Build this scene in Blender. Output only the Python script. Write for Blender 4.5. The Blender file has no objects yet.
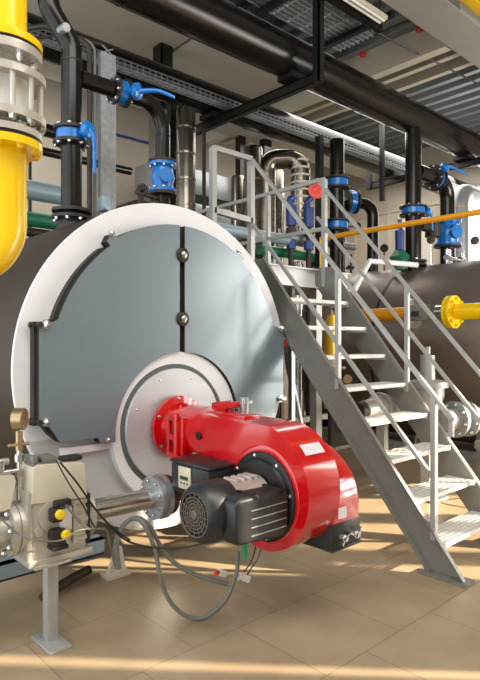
import bpy, bmesh, math, random
from mathutils import Vector, Matrix
random.seed(7)
PI = math.pi
S = bpy.context.scene
COL = S.collection

# ------------------------------------------------------------------ camera, light, exposure
H = 1.65
yaw = math.atan2(630, 575)                 # view direction measured from +X
cd = bpy.data.cameras.new('camera'); cam = bpy.data.objects.new('camera', cd); COL.objects.link(cam)
cam.location = (0, 0, H)
cam.rotation_euler = (PI/2, 0, yaw - PI/2)
cd.sensor_fit = 'HORIZONTAL'; cd.sensor_width = 36; cd.lens = 36*575/480
cd.clip_start = .05; cd.clip_end = 200
S.camera = cam

S.view_settings.view_transform = 'Standard'; S.view_settings.look = 'None'
S.view_settings.gamma = 1; S.view_settings.use_curve_mapping = False
S.view_settings.exposure = 0.0

w = bpy.data.worlds.new('daylight'); S.world = w; w.use_nodes = True
bg = w.node_tree.nodes['Background']; bg.inputs[0].default_value = (.93, .97, 1, 1); bg.inputs[1].default_value = 2.6

sd = bpy.data.lights.new('sun', 'SUN'); sun = bpy.data.objects.new('sun', sd); COL.objects.link(sun)
el = math.radians(24)
R_ = Vector((math.sin(yaw), -math.cos(yaw), 0))     # the sun stands off to the right of the view
SA = Vector((.697, -.717, 0))                       # horizontal direction towards the sun
sdir = -(SA*math.cos(el)) - Vector((0, 0, math.sin(el)))
sun.rotation_euler = sdir.to_track_quat('-Z', 'Y').to_euler()
sd.energy = 21; sd.color = (1, .85, .64); sd.angle = math.radians(.8)

def area(name, loc, direction, sx, sy, energy, color=(1, 1, 1)):
    d = bpy.data.lights.new(name, 'AREA'); o = bpy.data.objects.new(name, d); COL.objects.link(o)
    d.shape = 'RECTANGLE'; d.size = sx; d.size_y = sy; d.energy = energy; d.color = color
    o.location = loc; o.rotation_euler = Vector(direction).to_track_quat('-Z', 'Y').to_euler(); return o
area('fill_light', (9.8, 7.0, 5.7), (0, 0, -1), 5, 3, 260, (1, .96, .9))  # unseen area fills added to brighten the hall, no real fittings
area('fill_light', (1.5, .2, 5.6), (.35, .5, -1), 5, 2.4, 230, (1, .97, .93))  # added fill from above and behind the camera
area('fill_light', (3.6, 8.0, 5.4), (.1, .6, -1), 3, 1, 60, (1, .96, .92))  # added fill that lifts the dim back wall
area('window_glow', (12.6, 5.7, 4.5), (-1, -.1, -.2), 2.0, 2.2, 60, (1, .98, .95))

for a0, a1 in ((7.12, 7.58), (7.84, 8.9), (9.2, 10.3), (10.6, 11.7)):      # daylight entering the tall south windows
    area('window_daylight', ((a0+a1)/2, -1.68, 2.46), (0, 1, 0), a1-a0, 2.58, 52*(a1-a0)*2.58, (1, .97, .92))
    area('window_daylight', ((a0+a1)/2, -1.68, .5), (0, 1, 0), a1-a0, .7, 52*(a1-a0)*.7, (1, .97, .92))

# ------------------------------------------------------------------ materials
def lin(h):
    r = []
    for i in (0, 2, 4):
        c = int(h[i:i+2], 16)/255
        r.append(c/12.92 if c <= .04045 else ((c+.055)/1.055)**2.4)
    return tuple(r) + (1,)
def mat(name, hexc, metal=0, rough=.5, var=0.0, vscale=6, bump=0.0, bscale=40, coat=0, hex2=None, spec=.5):
    m = bpy.data.materials.new(name); m.use_nodes = True
    nt = m.node_tree; b = nt.nodes['Principled BSDF']
    b.inputs['Base Color'].default_value = lin(hexc); b.inputs['Metallic'].default_value = metal
    b.inputs['Roughness'].default_value = rough; b.inputs['Coat Weight'].default_value = coat
    b.inputs['Coat Roughness'].default_value = .08; b.inputs['Specular IOR Level'].default_value = spec
    tc = nt.nodes.new('ShaderNodeTexCoord')
    if var or hex2:
        n = nt.nodes.new('ShaderNodeTexNoise'); n.inputs['Scale'].default_value = vscale; n.inputs['Detail'].default_value = 5
        nt.links.new(tc.outputs['Object'], n.inputs['Vector'])
        r = nt.nodes.new('ShaderNodeValToRGB')
        c = lin(hexc); c2 = lin(hex2) if hex2 else tuple(x*(1-var) for x in c[:3]) + (1,)
        r.color_ramp.elements[0].position = .35; r.color_ramp.elements[1].position = .65
        r.color_ramp.elements[0].color = c2; r.color_ramp.elements[1].color = c
        nt.links.new(n.outputs['Fac'], r.inputs['Fac']); nt.links.new(r.outputs['Color'], b.inputs['Base Color'])
    if bump:
        n2 = nt.nodes.new('ShaderNodeTexNoise'); n2.inputs['Scale'].default_value = bscale; n2.inputs['Detail'].default_value = 3
        nt.links.new(tc.outputs['Object'], n2.inputs['Vector'])
        bp = nt.nodes.new('ShaderNodeBump'); bp.inputs['Strength'].default_value = bump; bp.inputs['Distance'].default_value = .01
        nt.links.new(n2.outputs['Fac'], bp.inputs['Height']); nt.links.new(bp.outputs['Normal'], b.inputs['Normal'])
    return m
def tile_mat():
    m = bpy.data.materials.new('floor_tile'); m.use_nodes = True; nt = m.node_tree; b = nt.nodes['Principled BSDF']
    tc = nt.nodes.new('ShaderNodeTexCoord'); mp = nt.nodes.new('ShaderNodeMapping')
    mp.inputs['Location'].default_value = (-.27, .12, 0)
    nt.links.new(tc.outputs['Object'], mp.inputs['Vector'])
    br = nt.nodes.new('ShaderNodeTexBrick'); br.offset = .5; br.squash = 1
    br.inputs['Scale'].default_value = 1; br.inputs['Brick Width'].default_value = .65; br.inputs['Row Height'].default_value = .64
    br.inputs['Mortar Size'].default_value = .004; br.inputs['Mortar Smooth'].default_value = .3; br.inputs['Bias'].default_value = 0
    br.inputs['Color1'].default_value = lin('ab977a'); br.inputs['Color2'].default_value = lin('a28e72'); br.inputs['Mortar'].default_value = lin('8a7764')
    nt.links.new(mp.outputs['Vector'], br.inputs['Vector'])
    n = nt.nodes.new('ShaderNodeTexNoise'); n.inputs['Scale'].default_value = 2.3; n.inputs['Detail'].default_value = 8
    nt.links.new(tc.outputs['Object'], n.inputs['Vector'])
    mx = nt.nodes.new('ShaderNodeMix'); mx.data_type = 'RGBA'; mx.blend_type = 'MULTIPLY'
    rp = nt.nodes.new('ShaderNodeValToRGB'); rp.color_ramp.elements[0].position = .3; rp.color_ramp.elements[1].position = .7
    rp.color_ramp.elements[0].color = (.74, .72, .70, 1); rp.color_ramp.elements[1].color = (1, 1, 1, 1)
    nt.links.new(n.outputs['Fac'], rp.inputs['Fac'])
    mx.inputs[0].default_value = 1
    nt.links.new(br.outputs['Color'], mx.inputs[6]); nt.links.new(rp.outputs['Color'], mx.inputs[7])
    nt.links.new(mx.outputs[2], b.inputs['Base Color'])
    b.inputs['Roughness'].default_value = .42; b.inputs['Specular IOR Level'].default_value = .45
    bp = nt.nodes.new('ShaderNodeBump'); bp.inputs['Strength'].default_value = .25; bp.inputs['Distance'].default_value = .004; bp.invert = True
    nt.links.new(br.outputs['Fac'], bp.inputs['Height']); nt.links.new(bp.outputs['Normal'], b.inputs['Normal'])
    return m
def emis(name, hexc, st):
    m = bpy.data.materials.new(name); m.use_nodes = True; b = m.node_tree.nodes['Principled BSDF']
    b.inputs['Base Color'].default_value = lin(hexc); b.inputs['Emission Color'].default_value = lin(hexc); b.inputs['Emission Strength'].default_value = st
    return m
def glass_mat():
    m = bpy.data.materials.new('window_glass'); m.use_nodes = True; nt = m.node_tree
    b = nt.nodes['Principled BSDF']; b.inputs['Roughness'].default_value = .02; b.inputs['Base Color'].default_value = (1, 1, 1, 1)
    b.inputs['Transmission Weight'].default_value = 1; b.inputs['IOR'].default_value = 1.02; return m

M = {}
M['tile'] = tile_mat()
M['wall'] = mat('wall_panel_paint', 'b5ab9a', 0, .7, .06, 1.5)
M['wall2'] = mat('wall_trim_paint', '8f8778', 0, .6)
M['ceil'] = mat('galvanised_deck', '83898a', .35, .5, .12, 3)
M['soffit'] = mat('soffit_paint', 'b3ad9f', 0, .7, .06, 2)
M['beam'] = mat('beam_paint', '918e86', 0, .6, .08, 2)
M['beamcream'] = mat('cream_beam_paint', 'c4bba8', 0, .6, .05, 2)
M['black'] = mat('black_steel', '1d1a18', .3, .42, .25, 5)
M['pipe'] = mat('black_pipe_paint', '231f1d', .45, .2, .3, 7, .08, 90)
M['pipedull'] = mat('dull_pipe_paint', '37332f', .3, .5, .4, 12, .3, 60)
M['shell'] = mat('boiler_shell_steel', '3a3027', .15, .42, .12, 1.2, spec=.35)
M['shell2'] = mat('second_shell_steel', '7a6f68', .5, .38, .12, 1.2)
M['white'] = mat('white_paint', 'e6e7ea', 0, .42, .04, 5)
M['whitemetal'] = mat('brushed_white_metal', 'c9cbd0', .35, .38, .05, 4)
M['panel'] = mat('blue_grey_panel_paint', '76868f', .2, .27, .04, 2.5, spec=.9)
M['gasket'] = mat('grey_gasket_rope', '59605f', 0, .7, .15, 20)
M['slot'] = mat('dark_backing', '33302b', .1, .6, .2, 9)
M['chrome'] = mat('polished_zinc', 'd5d5d2', .95, .2, .1, 30)
M['alu'] = mat('cast_aluminium', 'c9c5bb', .55, .38, .12, 14, .15, 60)
M['cream'] = mat('cream_cast_cover', 'd8d2be', .15, .42, .04, 6)
M['galv'] = mat('galvanised_steel', 'b3b8bb', .7, .36, .2, 18)
M['galvlight'] = mat('painted_stair_steel', 'adaeab', .35, .42, .12, 8)
M['tread'] = mat('zinc_tread_steel', 'd3d3cf', .15, .45, .10, 30)
M['stairdark'] = mat('stringer_grey_paint', '83817c', .3, .42, .08, 5)
M['red'] = mat('red_gloss_enamel', 'c4050f', .0, .16, .0, 3, coat=.8)
M['redd'] = mat('red_plastic', 'd63a26', 0, .4)
M['blackpl'] = mat('black_plastic', '242526', .0, .36, .1, 20)
M['motor'] = mat('motor_black_paint', '2b2d2f', .2, .36, .1, 15)
M['grille'] = mat('fan_grille_plastic', '6b6257', .1, .5)
M['yellow'] = mat('yellow_gas_paint', 'f6cb00', 0, .25, .05, 6, coat=.4)
M['orange'] = mat('amber_pipe_paint', 'e39a14', 0, .35)
M['blue'] = mat('blue_enamel', '1272c4', .05, .28, .1, 12, coat=.3)
M['navy'] = mat('navy_pump_paint', '27407f', .1, .35)
M['green'] = mat('green_pipe_paint', '1f7050', 0, .4)
M['lblue'] = mat('pale_blue_pipe_paint', '8fa4ad', .2, .4)
M['brass'] = mat('brass', 'ad9a74', .8, .32)
M['rubber'] = mat('grey_cable_sheath', '6e6e66', 0, .45)
M['blackc'] = mat('black_cable_sheath', '201f1e', 0, .45)
M['whitep'] = mat('white_plastic', 'dddcd6', 0, .4)
M['label'] = mat('label_plate', 'cfc9ae', .1, .4)
M['labelw'] = mat('white_label', 'e4e0e6', .1, .35)
M['ink'] = mat('dark_ink', '32302c', 0, .5)
M['ybtn'] = mat('yellow_plug', 'f2cf1c', 0, .4)
M['wood'] = mat('timber_shim', '9a8360', 0, .7, .2, 15)
M['chromeduct'] = mat('polished_stainless_cladding', '8d867a', 1, .26, .3, 3, .15, 8)
M['duct'] = mat('grey_duct_cladding', '898c8d', .5, .36, .1, 4)
M['wall_white'] = mat('white_door_paint', 'd5cdbc', 0, .5)
M['glass'] = glass_mat()
M['lamp'] = emis('lamp_tube', 'fff6e0', .6)
M['rust'] = mat('rusty_pipe', '4b3a2d', .2, .6, .4, 20, .4, 50)
M['gface'] = mat('gauge_face', 'e8e4d6', 0, .3)
M['greendark'] = mat('cable_gland_green', '1f8a55', 0, .4)

# ------------------------------------------------------------------ mesh helpers (world coordinates)
def V(*a): return Vector(a)
def frame(d):
    d = Vector(d).normalized()
    u = d.orthogonal().normalized() if abs(d.z) > .95 else Vector((0, 0, 1)).cross(d).normalized()
    return u, d.cross(u), d
def box(bm, lo, hi, bev=0, rot=None):
    lo = Vector(lo); hi = Vector(hi)
    r = bmesh.ops.create_cube(bm, size=1)
    vs = r['verts']; c = (lo+hi)/2; s = hi-lo
    for v in vs: v.co = Vector((v.co.x*s.x, v.co.y*s.y, v.co.z*s.z))
    if rot is not None: bmesh.ops.rotate(bm, verts=vs, cent=(0, 0, 0), matrix=rot)
    for v in vs: v.co += c
    if bev:
        es = list({e for v in vs for e in v.link_edges})
        bmesh.ops.bevel(bm, geom=es, offset=bev, segments=2, profile=.5, affect='EDGES')
def bar(bm, a, b, wd, ht, up=(0, 0, 1)):        # rectangular bar between two points
    a = Vector(a); b = Vector(b); d = (b-a).normalized(); up = Vector(up)
    if d.cross(up).length < .05: up = Vector((0, 1, 0))
    s = d.cross(up).normalized(); t = s.cross(d).normalized()
    vs = []
    for p in (a, b):
        for i, j in ((-1, -1), (1, -1), (1, 1), (-1, 1)): vs.append(bm.verts.new(p+s*wd/2*i+t*ht/2*j))
    for f in ((0, 3, 2, 1), (4, 5, 6, 7), (0, 1, 5, 4), (1, 2, 6, 5), (2, 3, 7, 6), (3, 0, 4, 7)): bm.faces.new([vs[k] for k in f])
def lathe(bm, base, d, prof, seg=32, caps=True):  # prof: (distance along d, radius)
    u, v, d = frame(d); base = Vector(base); rings = []
    for h, r in prof:
        rings.append([bm.verts.new(base+d*h+(u*math.cos(2*PI*k/seg)+v*math.sin(2*PI*k/seg))*max(r, 1e-5)) for k in range(seg)])
    for a, b in zip(rings, rings[1:]):
        for k in range(seg):
            bm.faces.new((a[k], a[(k+1) % seg], b[(k+1) % seg], b[k]))
    if caps:
        bm.faces.new(rings[0][::-1]); bm.faces.new(rings[-1])
def cyl(bm, a, b, r, seg=24, r2=None):
    a = Vector(a); b = Vector(b); lathe(bm, a, b-a, [(0, r), ((b-a).length, r if r2 is None else r2)], seg)
def annulus(bm, c, d, r0, r1, th, seg=64):
    lathe(bm, c, d, [(0, r0), (0, r1), (th, r1), (th, r0), (0, r0)], seg, caps=False)
def smooth_path(pts, n=8):
    P = [Vector(p) for p in pts]; P = [P[0]*2-P[1]] + P + [P[-1]*2-P[-2]]; out = []
    for i in range(1, len(P)-2):
        for k in range(n):
            t = k/n
            out.append(.5*((2*P[i])+(-P[i-1]+P[i+1])*t+(2*P[i-1]-5*P[i]+4*P[i+1]-P[i+2])*t*t+(-P[i-1]+3*P[i]-3*P[i+1]+P[i+2])*t**3))
    out.append(P[-2]); return out
def bend_path(pts, rad, n=8):                     # straight runs joined by round elbows
    P = [Vector(p) for p in pts]; out = [P[0]]
    for i in range(1, len(P)-1):
        a = (P[i-1]-P[i]).normalized(); b = (P[i+1]-P[i]).normalized()
        ang = a.angle(b); t = min(rad/math.tan(ang/2), (P[i-1]-P[i]).length*.49 if i > 1 else 9, (P[i+1]-P[i]).length*.95)
        s = P[i]+a*t; e = P[i]+b*t
        rr = t*math.tan(ang/2); bis = (a+b).normalized(); c = P[i]+bis*(rr/math.sin(ang/2))
        v0 = s-c; v1 = e-c; tot = v0.angle(v1); ax = v0.cross(v1).normalized()
        for k in range(n+1): out.append(c+Matrix.Rotation(tot*k/n, 3, ax) @ v0)
    out.append(P[-1]); return out
def tube(bm, path, r, seg=12, caps=True):
    path = [Vector(p) for p in path]; rings = []
    t = (path[1]-path[0]).normalized(); u, v, _ = frame(t)
    for i, p in enumerate(path):
        if i == 0: tn = (path[1]-path[0])
        elif i == len(path)-1: tn = path[-1]-path[-2]
        else: tn = (path[i+1]-path[i]).normalized()+(path[i]-path[i-1]).normalized()
        tn = tn.normalized(); q = t.rotation_difference(tn); u = q @ u; v = q @ v; t = tn
        rr = r[i] if isinstance(r, (list, tuple)) else r
        rings.append([bm.verts.new(p+(u*math.cos(2*PI*k/seg)+v*math.sin(2*PI*k/seg))*rr) for k in range(seg)])
    for a, b in zip(rings, rings[1:]):
        for k in range(seg): bm.faces.new((a[k], a[(k+1) % seg], b[(k+1) % seg], b[k]))
    if caps: bm.faces.new(rings[0][::-1]); bm.faces.new(rings[-1])
def prism(bm, poly, ax, lo, hi):                  # poly in the two other axes, extruded along ax
    def pt(a, b, c):
        return V(c, a, b) if ax == 'x' else (V(a, c, b) if ax == 'y' else V(a, b, c))
    A = [bm.verts.new(pt(p[0], p[1], lo)) for p in poly]; B = [bm.verts.new(pt(p[0], p[1], hi)) for p in poly]
    n = len(poly); fs = [bm.faces.new(A[::-1]), bm.faces.new(B)]
    for k in range(n): bm.faces.new((A[k], A[(k+1) % n], B[(k+1) % n], B[k]))
    return A, B, fs
def nut(bm, c, d, r, h, dome=True):
    lathe(bm, c, d, [(0, r*1.3), (h*.25, r*1.3), (h*.25, r), (h*.8, r), (h, r*.8)] if not dome else [(0, r*1.25), (h*.25, r*1.25), (h*.26, r), (h*.7, r), (h, r*.35)], 6)
def ring_pts(c, d, R, n, ph=0):
    u, v, d = frame(d); c = Vector(c)
    return [c+(u*math.cos(2*PI*k/n+ph)+v*math.sin(2*PI*k/n+ph))*R for k in range(n)]

def finish(bm, name, m, origin, smooth=True, auto=38):
    bmesh.ops.recalc_face_normals(bm, faces=bm.faces)
    bmesh.ops.translate(bm, verts=bm.verts, vec=-Vector(origin))
    me = bpy.data.meshes.new(name); bm.to_mesh(me); bm.free()
    ms = m if isinstance(m, (list, tuple)) else [m]
    for x in ms: me.materials.append(M[x] if isinstance(x, str) else x)
    if smooth:
        me.polygons.foreach_set('use_smooth', [True]*len(me.polygons))
        me.set_sharp_from_angle(angle=math.radians(auto))
    o = bpy.data.objects.new(name, me); COL.objects.link(o); return o

class Thing:
    def __init__(s, name, loc, label, cat, group=None):
        s.o = bpy.data.objects.new(name, None); COL.objects.link(s.o); s.loc = Vector(loc); s.o.location = loc
        s.o.empty_display_size = .1; s.o['label'] = label; s.o['category'] = cat
        if group: s.o['group'] = group
    def place(s, k, z):              # final size and height of the assembled thing
        s.o.scale = (k, k, k); s.o.location = (s.loc.x*k, s.loc.y*k, s.loc.z*k+z)
    def part(s, name, m, fn, parent=None, smooth=True, label=None, auto=38):
        bm = bmesh.new(); fn(bm); o = finish(bm, name, m, s.loc, smooth, auto); o.parent = parent or s.o
        if label: o['label'] = label
        return o
    def bolts(s, pts, d, r, h, m='chrome', parent=None, name='bolt'):
        bm = bmesh.new(); nut(bm, (0, 0, 0), (0, 0, 1), r, h); first = finish(bm, name, m, (0, 0, 0))
        q = Vector(d).to_track_quat('Z', 'Y').to_euler()
        for i, p in enumerate(pts):
            o = first if i == 0 else first.copy()
            if i: COL.objects.link(o)
            o.parent = parent or s.o; o.location = Vector(p)-s.loc; o.rotation_euler = q
def single(name, m, fn, loc, label, cat, group=None, smooth=True, auto=38):
    bm = bmesh.new(); fn(bm); o = finish(bm, name, m, loc, smooth, auto); o.location = loc
    o['label'] = label; o['category'] = cat
    if group: o['group'] = group
    return o
def struct(name, m, fn, loc=(0, 0, 0), smooth=False):
    bm = bmesh.new(); fn(bm); o = finish(bm, name, m, loc, smooth); o.location = loc; o['kind'] = 'structure'; return o

# ------------------------------------------------------------------ the room
XE, YN, YS, XW, ZC = 13.2, 10.2, -1.5, -2.5, 6.5
struct('floor', 'tile', lambda b: box(b, (XW, YS-.3, -.1), (XE+.3, YN+.3, 0)))
def cut_wall(bm, ax, at, th, lo, hi, z0, z1, holes):   # wall with rectangular openings
    xs = sorted({lo, hi, *[h[0] for h in holes], *[h[1] for h in holes]}); zs = sorted({z0, z1, *[h[2] for h in holes], *[h[3] for h in holes]})
    for a, b in zip(xs, xs[1:]):
        run = None
        for c, d in zip(zs, zs[1:]):
            solid = not any(h[0] <= a+1e-6 and b <= h[1]+1e-6 and h[2] <= c+1e-6 and d <= h[3]+1e-6 for h in holes)
            if solid: run = (run[0], d) if run else (c, d)
            if run and (not solid or d == zs[-1]):
                if ax == 'y': box(bm, (a, at, run[0]), (b, at+th, run[1]))
                else: box(bm, (at, a, run[0]), (at+th, b, run[1]))
                run = None
            
def wx(wd): return (wd-YS*.697)/.717   # where a sun strip of that depth crosses the south facade
south = [(wx(2.86), wx(3.02), .5, 3.4)]
for a0, a1 in ((7.12, 7.58), (7.84, 8.9), (9.2, 10.3), (10.6, 11.7)): south += [(a0, a1, .15, .85), (a0, a1, 1.17, 3.75)]
struct('wall_south', 'wall', lambda b: cut_wall(b, 'y', YS-.15, .15, XW, XE+.3, 0, ZC, south))
struct('wall_north', 'wall', lambda b: box(b, (XW, YN, 0), (XE+.3, YN+.15, ZC)))
WIN = (4.3, 8.0, 3.6, 5.9)
def east(b):
    cut_wall(b, 'x', XE, .2, YS, YN, 0, ZC, [(4.6, 6.75, 3.4, 5.3)])
    for y in (7.1, 8.6, 9.7): box(b, (XE-.03, y-.05, 0), (XE, y+.05, ZC))
    box(b, (XE-.04, 7.1, 5.0), (XE, YN, 5.08))
struct('wall_east', 'wall', east)
def ceil(b):      # trapezoidal deck, ribs along Y
    p = .36; x = XW; prof = []
    while x < XE+.3:
        prof += [(x, ZC), (x+.13, ZC), (x+.17, ZC+.11), (x+.32, ZC+.11)]; x += p
    top = [(x0, z+.03) for x0, z in prof][::-1]
    for (a, b2) in zip(prof, prof[1:]):
        vs = [b.verts.new(V(a[0], YS-.1, a[1])), b.verts.new(V(b2[0], YS-.1, b2[1])), b.verts.new(V(b2[0], YN+.1, b2[1])), b.verts.new(V(a[0], YN+.1, a[1]))]
        b.faces.new(vs)
    bmesh.ops.remove_doubles(b, verts=b.verts, dist=.0001)
    box(b, (XW, YS-.1, ZC+.14), (XE+.3, YN+.1, ZC+.3))
struct('ceiling', 'ceil', ceil)
# east window
def winframe(b):
    y0, y1, z0, z1 = 4.6, 6.75, 3.4, 5.3
    for a in (y0, 5.3, 6.0, y1-.06): box(b, (XE+.05, a, z0), (XE+.12, a+.06, z1))
    for z in (z0, 4.6, z1-.06): box(b, (XE+.05, y0, z), (XE+.12, y1, z+.06))
wf = struct('window_1', 'wall_white', winframe)
bm = bmesh.new(); box(bm, (XE+.08, 4.62, 3.42), (XE+.09, 6.73, 5.28)); g = finish(bm, 'window_pane', 'glass', (0, 0, 0), False); g.parent = wf
def sf(b):
    for a0, a1, z0, z1 in south:
        box(b, (a0-.02, YS-.14, z0-.05), (a1+.02, YS-.02, z0)); box(b, (a0-.02, YS-.14, z1), (a1+.02, YS-.02, z1+.05))
struct('trim_1', 'wall_white', sf)
# tall white door in the east wall
d = struct('door_1', 'wall_white', lambda b: (box(b, (XE-.05, 7.35, 2.2), (XE-.01, 8.3, 4.9)), box(b, (XE-.07, 7.45, 2.4), (XE-.05, 8.2, 4.75))))

# ------------------------------------------------------------------ ceiling steelwork (all runs are things)
def ibeam(b, a, c, wd, ht, tf=.02, tw=.015):
    a = Vector(a); c = Vector(c)
    bar(b, a+V(0, 0, ht/2), c+V(0, 0, ht/2), wd, tf); bar(b, a-V(0, 0, ht/2), c-V(0, 0, ht/2), wd, tf); bar(b, a, c, tw, ht)
def gb(b):
    box(b, (1.0, 3.62, 5.95), (XE, 4.17, 5.97)); box(b, (1.0, 3.62, 6.3), (XE, 4.17, 6.32))
    box(b, (1.0, 3.86, 5.97), (XE, 3.93, 6.3))
    for x in (4.6, 7.3, 10, 12.6): box(b, (x, 3.66, 5.97), (x+.02, 4.13, 6.3))
    box(b, (1.0, 3.6, 6.32), (XE, 4.2, 6.47))
single('ceiling_girder', 'beam', gb, (7, 3.9, 5.95), 'wide grey painted steel girder crossing the upper right corner under the roof deck', 'beam')
single('ceiling_girder', 'soffit', lambda b: (box(b, (1, 8.3, 5.85), (XE, 8.9, 5.87)), box(b, (1, 8.58, 5.87), (XE, 8.64, 6.3)), box(b, (1, 8.3, 6.3), (XE, 8.9, 6.45))), (7, 8.6, 5.3),
       'pale beige girder high along the back wall behind the pipe rack', 'beam')
single('roof_purlin', 'beamcream', lambda b: (box(b, (7.95, 4.22, 6.0), (8.0, 9.9, 6.42)), box(b, (7.95, 4.22, 5.98), (8.12, 9.9, 6.0))), (8, 6, 6), 'deep cream joist with red caps below the roof deck', 'beam')
for i, (x, lb) in enumerate(((8.56, 'narrow cream flange joist just right of the deep cream joist'), (9.0, 'narrow cream joist, farther right of the two beside the deep joist'))):
    single('roof_purlin', 'beamcream', lambda b: (box(b, (x-.05, 4.22, 6.1), (x+.06, 9.9, 6.12)), box(b, (x-.01, 4.22, 6.12), (x+.01, 9.9, 6.46))), (x, 6, 6.1), lb, 'beam', 'narrow cream joists')
for i, (y, lb) in enumerate(((4.62, 'round red cap on the deep cream joist beside the grey girder'), (5.66, 'round red cap on the deep cream joist above the black pipe'))):
    single('beam_clamp', 'redd', lambda b: (lathe(b, (7.9, y, 6.33), (0, 0, 1), [(0, .03), (.02, .05), (.07, .05), (.09, .03)], 16), cyl(b, (7.9, y, 6.38), (7.95, y, 6.38), .02, 8)), (7.9, y, 6.3), lb, 'clamp', 'red beam clamps')
# pale soffit slabs at the left, above the big pipe
for x0, x1, lb in ((2.6, 5.3, 'pale flat ceiling slab at top left above the pipes'), (5.36, 7.5, 'pale flat ceiling slab next to the black hanger post')):
    single('ceiling_panel', 'soffit', lambda b: box(b, (x0, 5.9, 6.2), (x1, 8.25, 6.28), .01), (x0, 6, 6.2), lb, 'ceiling panel', 'pale ceiling slabs')
# fluorescent lamp along X
L = Thing('fluorescent_lamp', (5.9, 4.3, 5.8), 'long batten lamp hanging under the roof deck at top right of centre', 'lamp')
L.part('housing', 'beamcream', lambda b: box(b, (4.7, 4.25, 5.84), (6.5, 4.37, 5.90), .01))
L.part('lamp_tube', 'whitep', lambda b: cyl(b, (4.75, 4.28, 5.82), (6.45, 4.28, 5.82), .018, 12))
L.part('lamp_tube', 'whitep', lambda b: cyl(b, (4.75, 4.34, 5.82), (6.45, 4.34, 5.82), .018, 12))
L.part('suspension_wire', 'black', lambda b: (cyl(b, (5.0, 4.31, 5.92), (5.0, 4.31, 6.5), .006, 6), cyl(b, (6.4, 4.31, 5.92), (6.4, 4.31, 6.5), .006, 6)))
single('cable_run', 'blackc', lambda b: tube(b, smooth_path([(5.2, 4.75, 6.3), (7.0, 4.85, 6.15), (8.6, 4.5, 5.95), (10.2, 4.3, 5.85), (12.5, 4.4, 5.8)]), .012, 6), (7, 4.8, 6), 'thin black cable slung diagonally below the roof deck', 'cable')
single('cable_tray', 'galv', lambda b: [box(b, (4.6, 4.75+k*.08, 5.95), (6.9, 4.77+k*.08, 6.0)) for k in range(8)] + [box(b, (4.6+k*.28, 4.74, 5.97), (4.63+k*.28, 5.36, 6.04)) for k in range(9)],
       (5.5, 5, 5.95), 'galvanised ladder tray under the deck behind the hanger post', 'cable tray')
single('tray_bracket', 'black', lambda b: (box(b, (5.2, 4.4, 5.78), (6.6, 4.47, 5.88)), box(b, (5.2, 4.2, 5.88), (5.28, 5.4, 5.95)), box(b, (6.5, 4.2, 5.88), (6.58, 5.4, 5.95))), (5.6, 4.6, 5.8), 'black angle bracket holding the ladder tray near the hanger post top', 'bracket')

# hangers
def chan(b, a, c, s=.1):
    a = Vector(a); c = Vector(c); dd = (c-a).normalized()
    bar(b, a, c, s*.2, s); side = dd.cross(V(0, 0, 1))
    if side.length < .1: side = V(1, 0, 0)
    side = side.normalized(); up = side.cross(dd)
    bar(b, a+up*s*.45+side*s*.2, c+up*s*.45+side*s*.2, s*.6, s*.14, up=up); bar(b, a-up*s*.45+side*s*.2, c-up*s*.45+side*s*.2, s*.6, s*.14, up=up)
T = Thing('pipe_hanger', (5.45, 5.9, 4.87), 'black steel hanger frame carrying the two large pipes above the railing', 'pipe hanger', 'black pipe hangers')
T.part('cross_beam', 'black', lambda b: chan(b, (5.44, 4.52, 4.87), (5.44, 7.2, 4.87), .13))
T.part('post', 'black', lambda b: (box(b, (5.40, 4.5, 4.8), (5.50, 4.52, 6.5)), box(b, (5.40, 4.5, 4.8), (5.42, 4.6, 6.5))))
T.part('post', 'black', lambda b: box(b, (5.36, 7.1, 4.75), (5.52, 7.2, 5.2)))
T.part('bracket', 'black', lambda b: box(b, (5.3, 4.85, 4.94), (5.56, 5.1, 5.02)))
T.part('bracket', 'black', lambda b: box(b, (5.3, 6.4, 4.9), (5.55, 6.7, 4.97)))
T = Thing('pipe_hanger', (10.1, 5.5, 4.8), 'black steel hanger frame at right with stubby end post above the yellow pipe', 'pipe hanger', 'black pipe hangers')
T.part('cross_beam', 'black', lambda b: chan(b, (10.1, 4.3, 4.86), (10.1, 7.1, 4.86), .13))
T.part('post', 'black', lambda b: (box(b, (10.04, 7.0, 4.8), (10.14, 7.1, 5.4)), box(b, (10.04, 6.5, 4.95), (10.2, 6.85, 5.1))))
T.part('post', 'black', lambda b: box(b, (10.04, 4.3, 4.8), (10.14, 4.4, 6.5)))
T.part('bracket', 'black', lambda b: box(b, (9.98, 4.85, 4.93), (10.22, 5.15, 5.0)))
for x, y, z0, lb in ((5.03, 7.3, 5.2, 'short black roof post behind the second pipe, left of the frame'),):
    single('hanger_post', 'black', lambda b: (box(b, (x, y, z0), (x+.03, y+.22, 6.5)), box(b, (x, y, z0), (x+.22, y+.03, 6.5))), (x, y, z0), lb, 'post')
single('hanger_post', 'black', lambda b: box(b, (9.0, 6.0, 4.2), (9.07, 6.07, 6.5)), (9, 6, 4.2), 'thin black rod hanging between the big pipe and cable tray', 'post')

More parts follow.
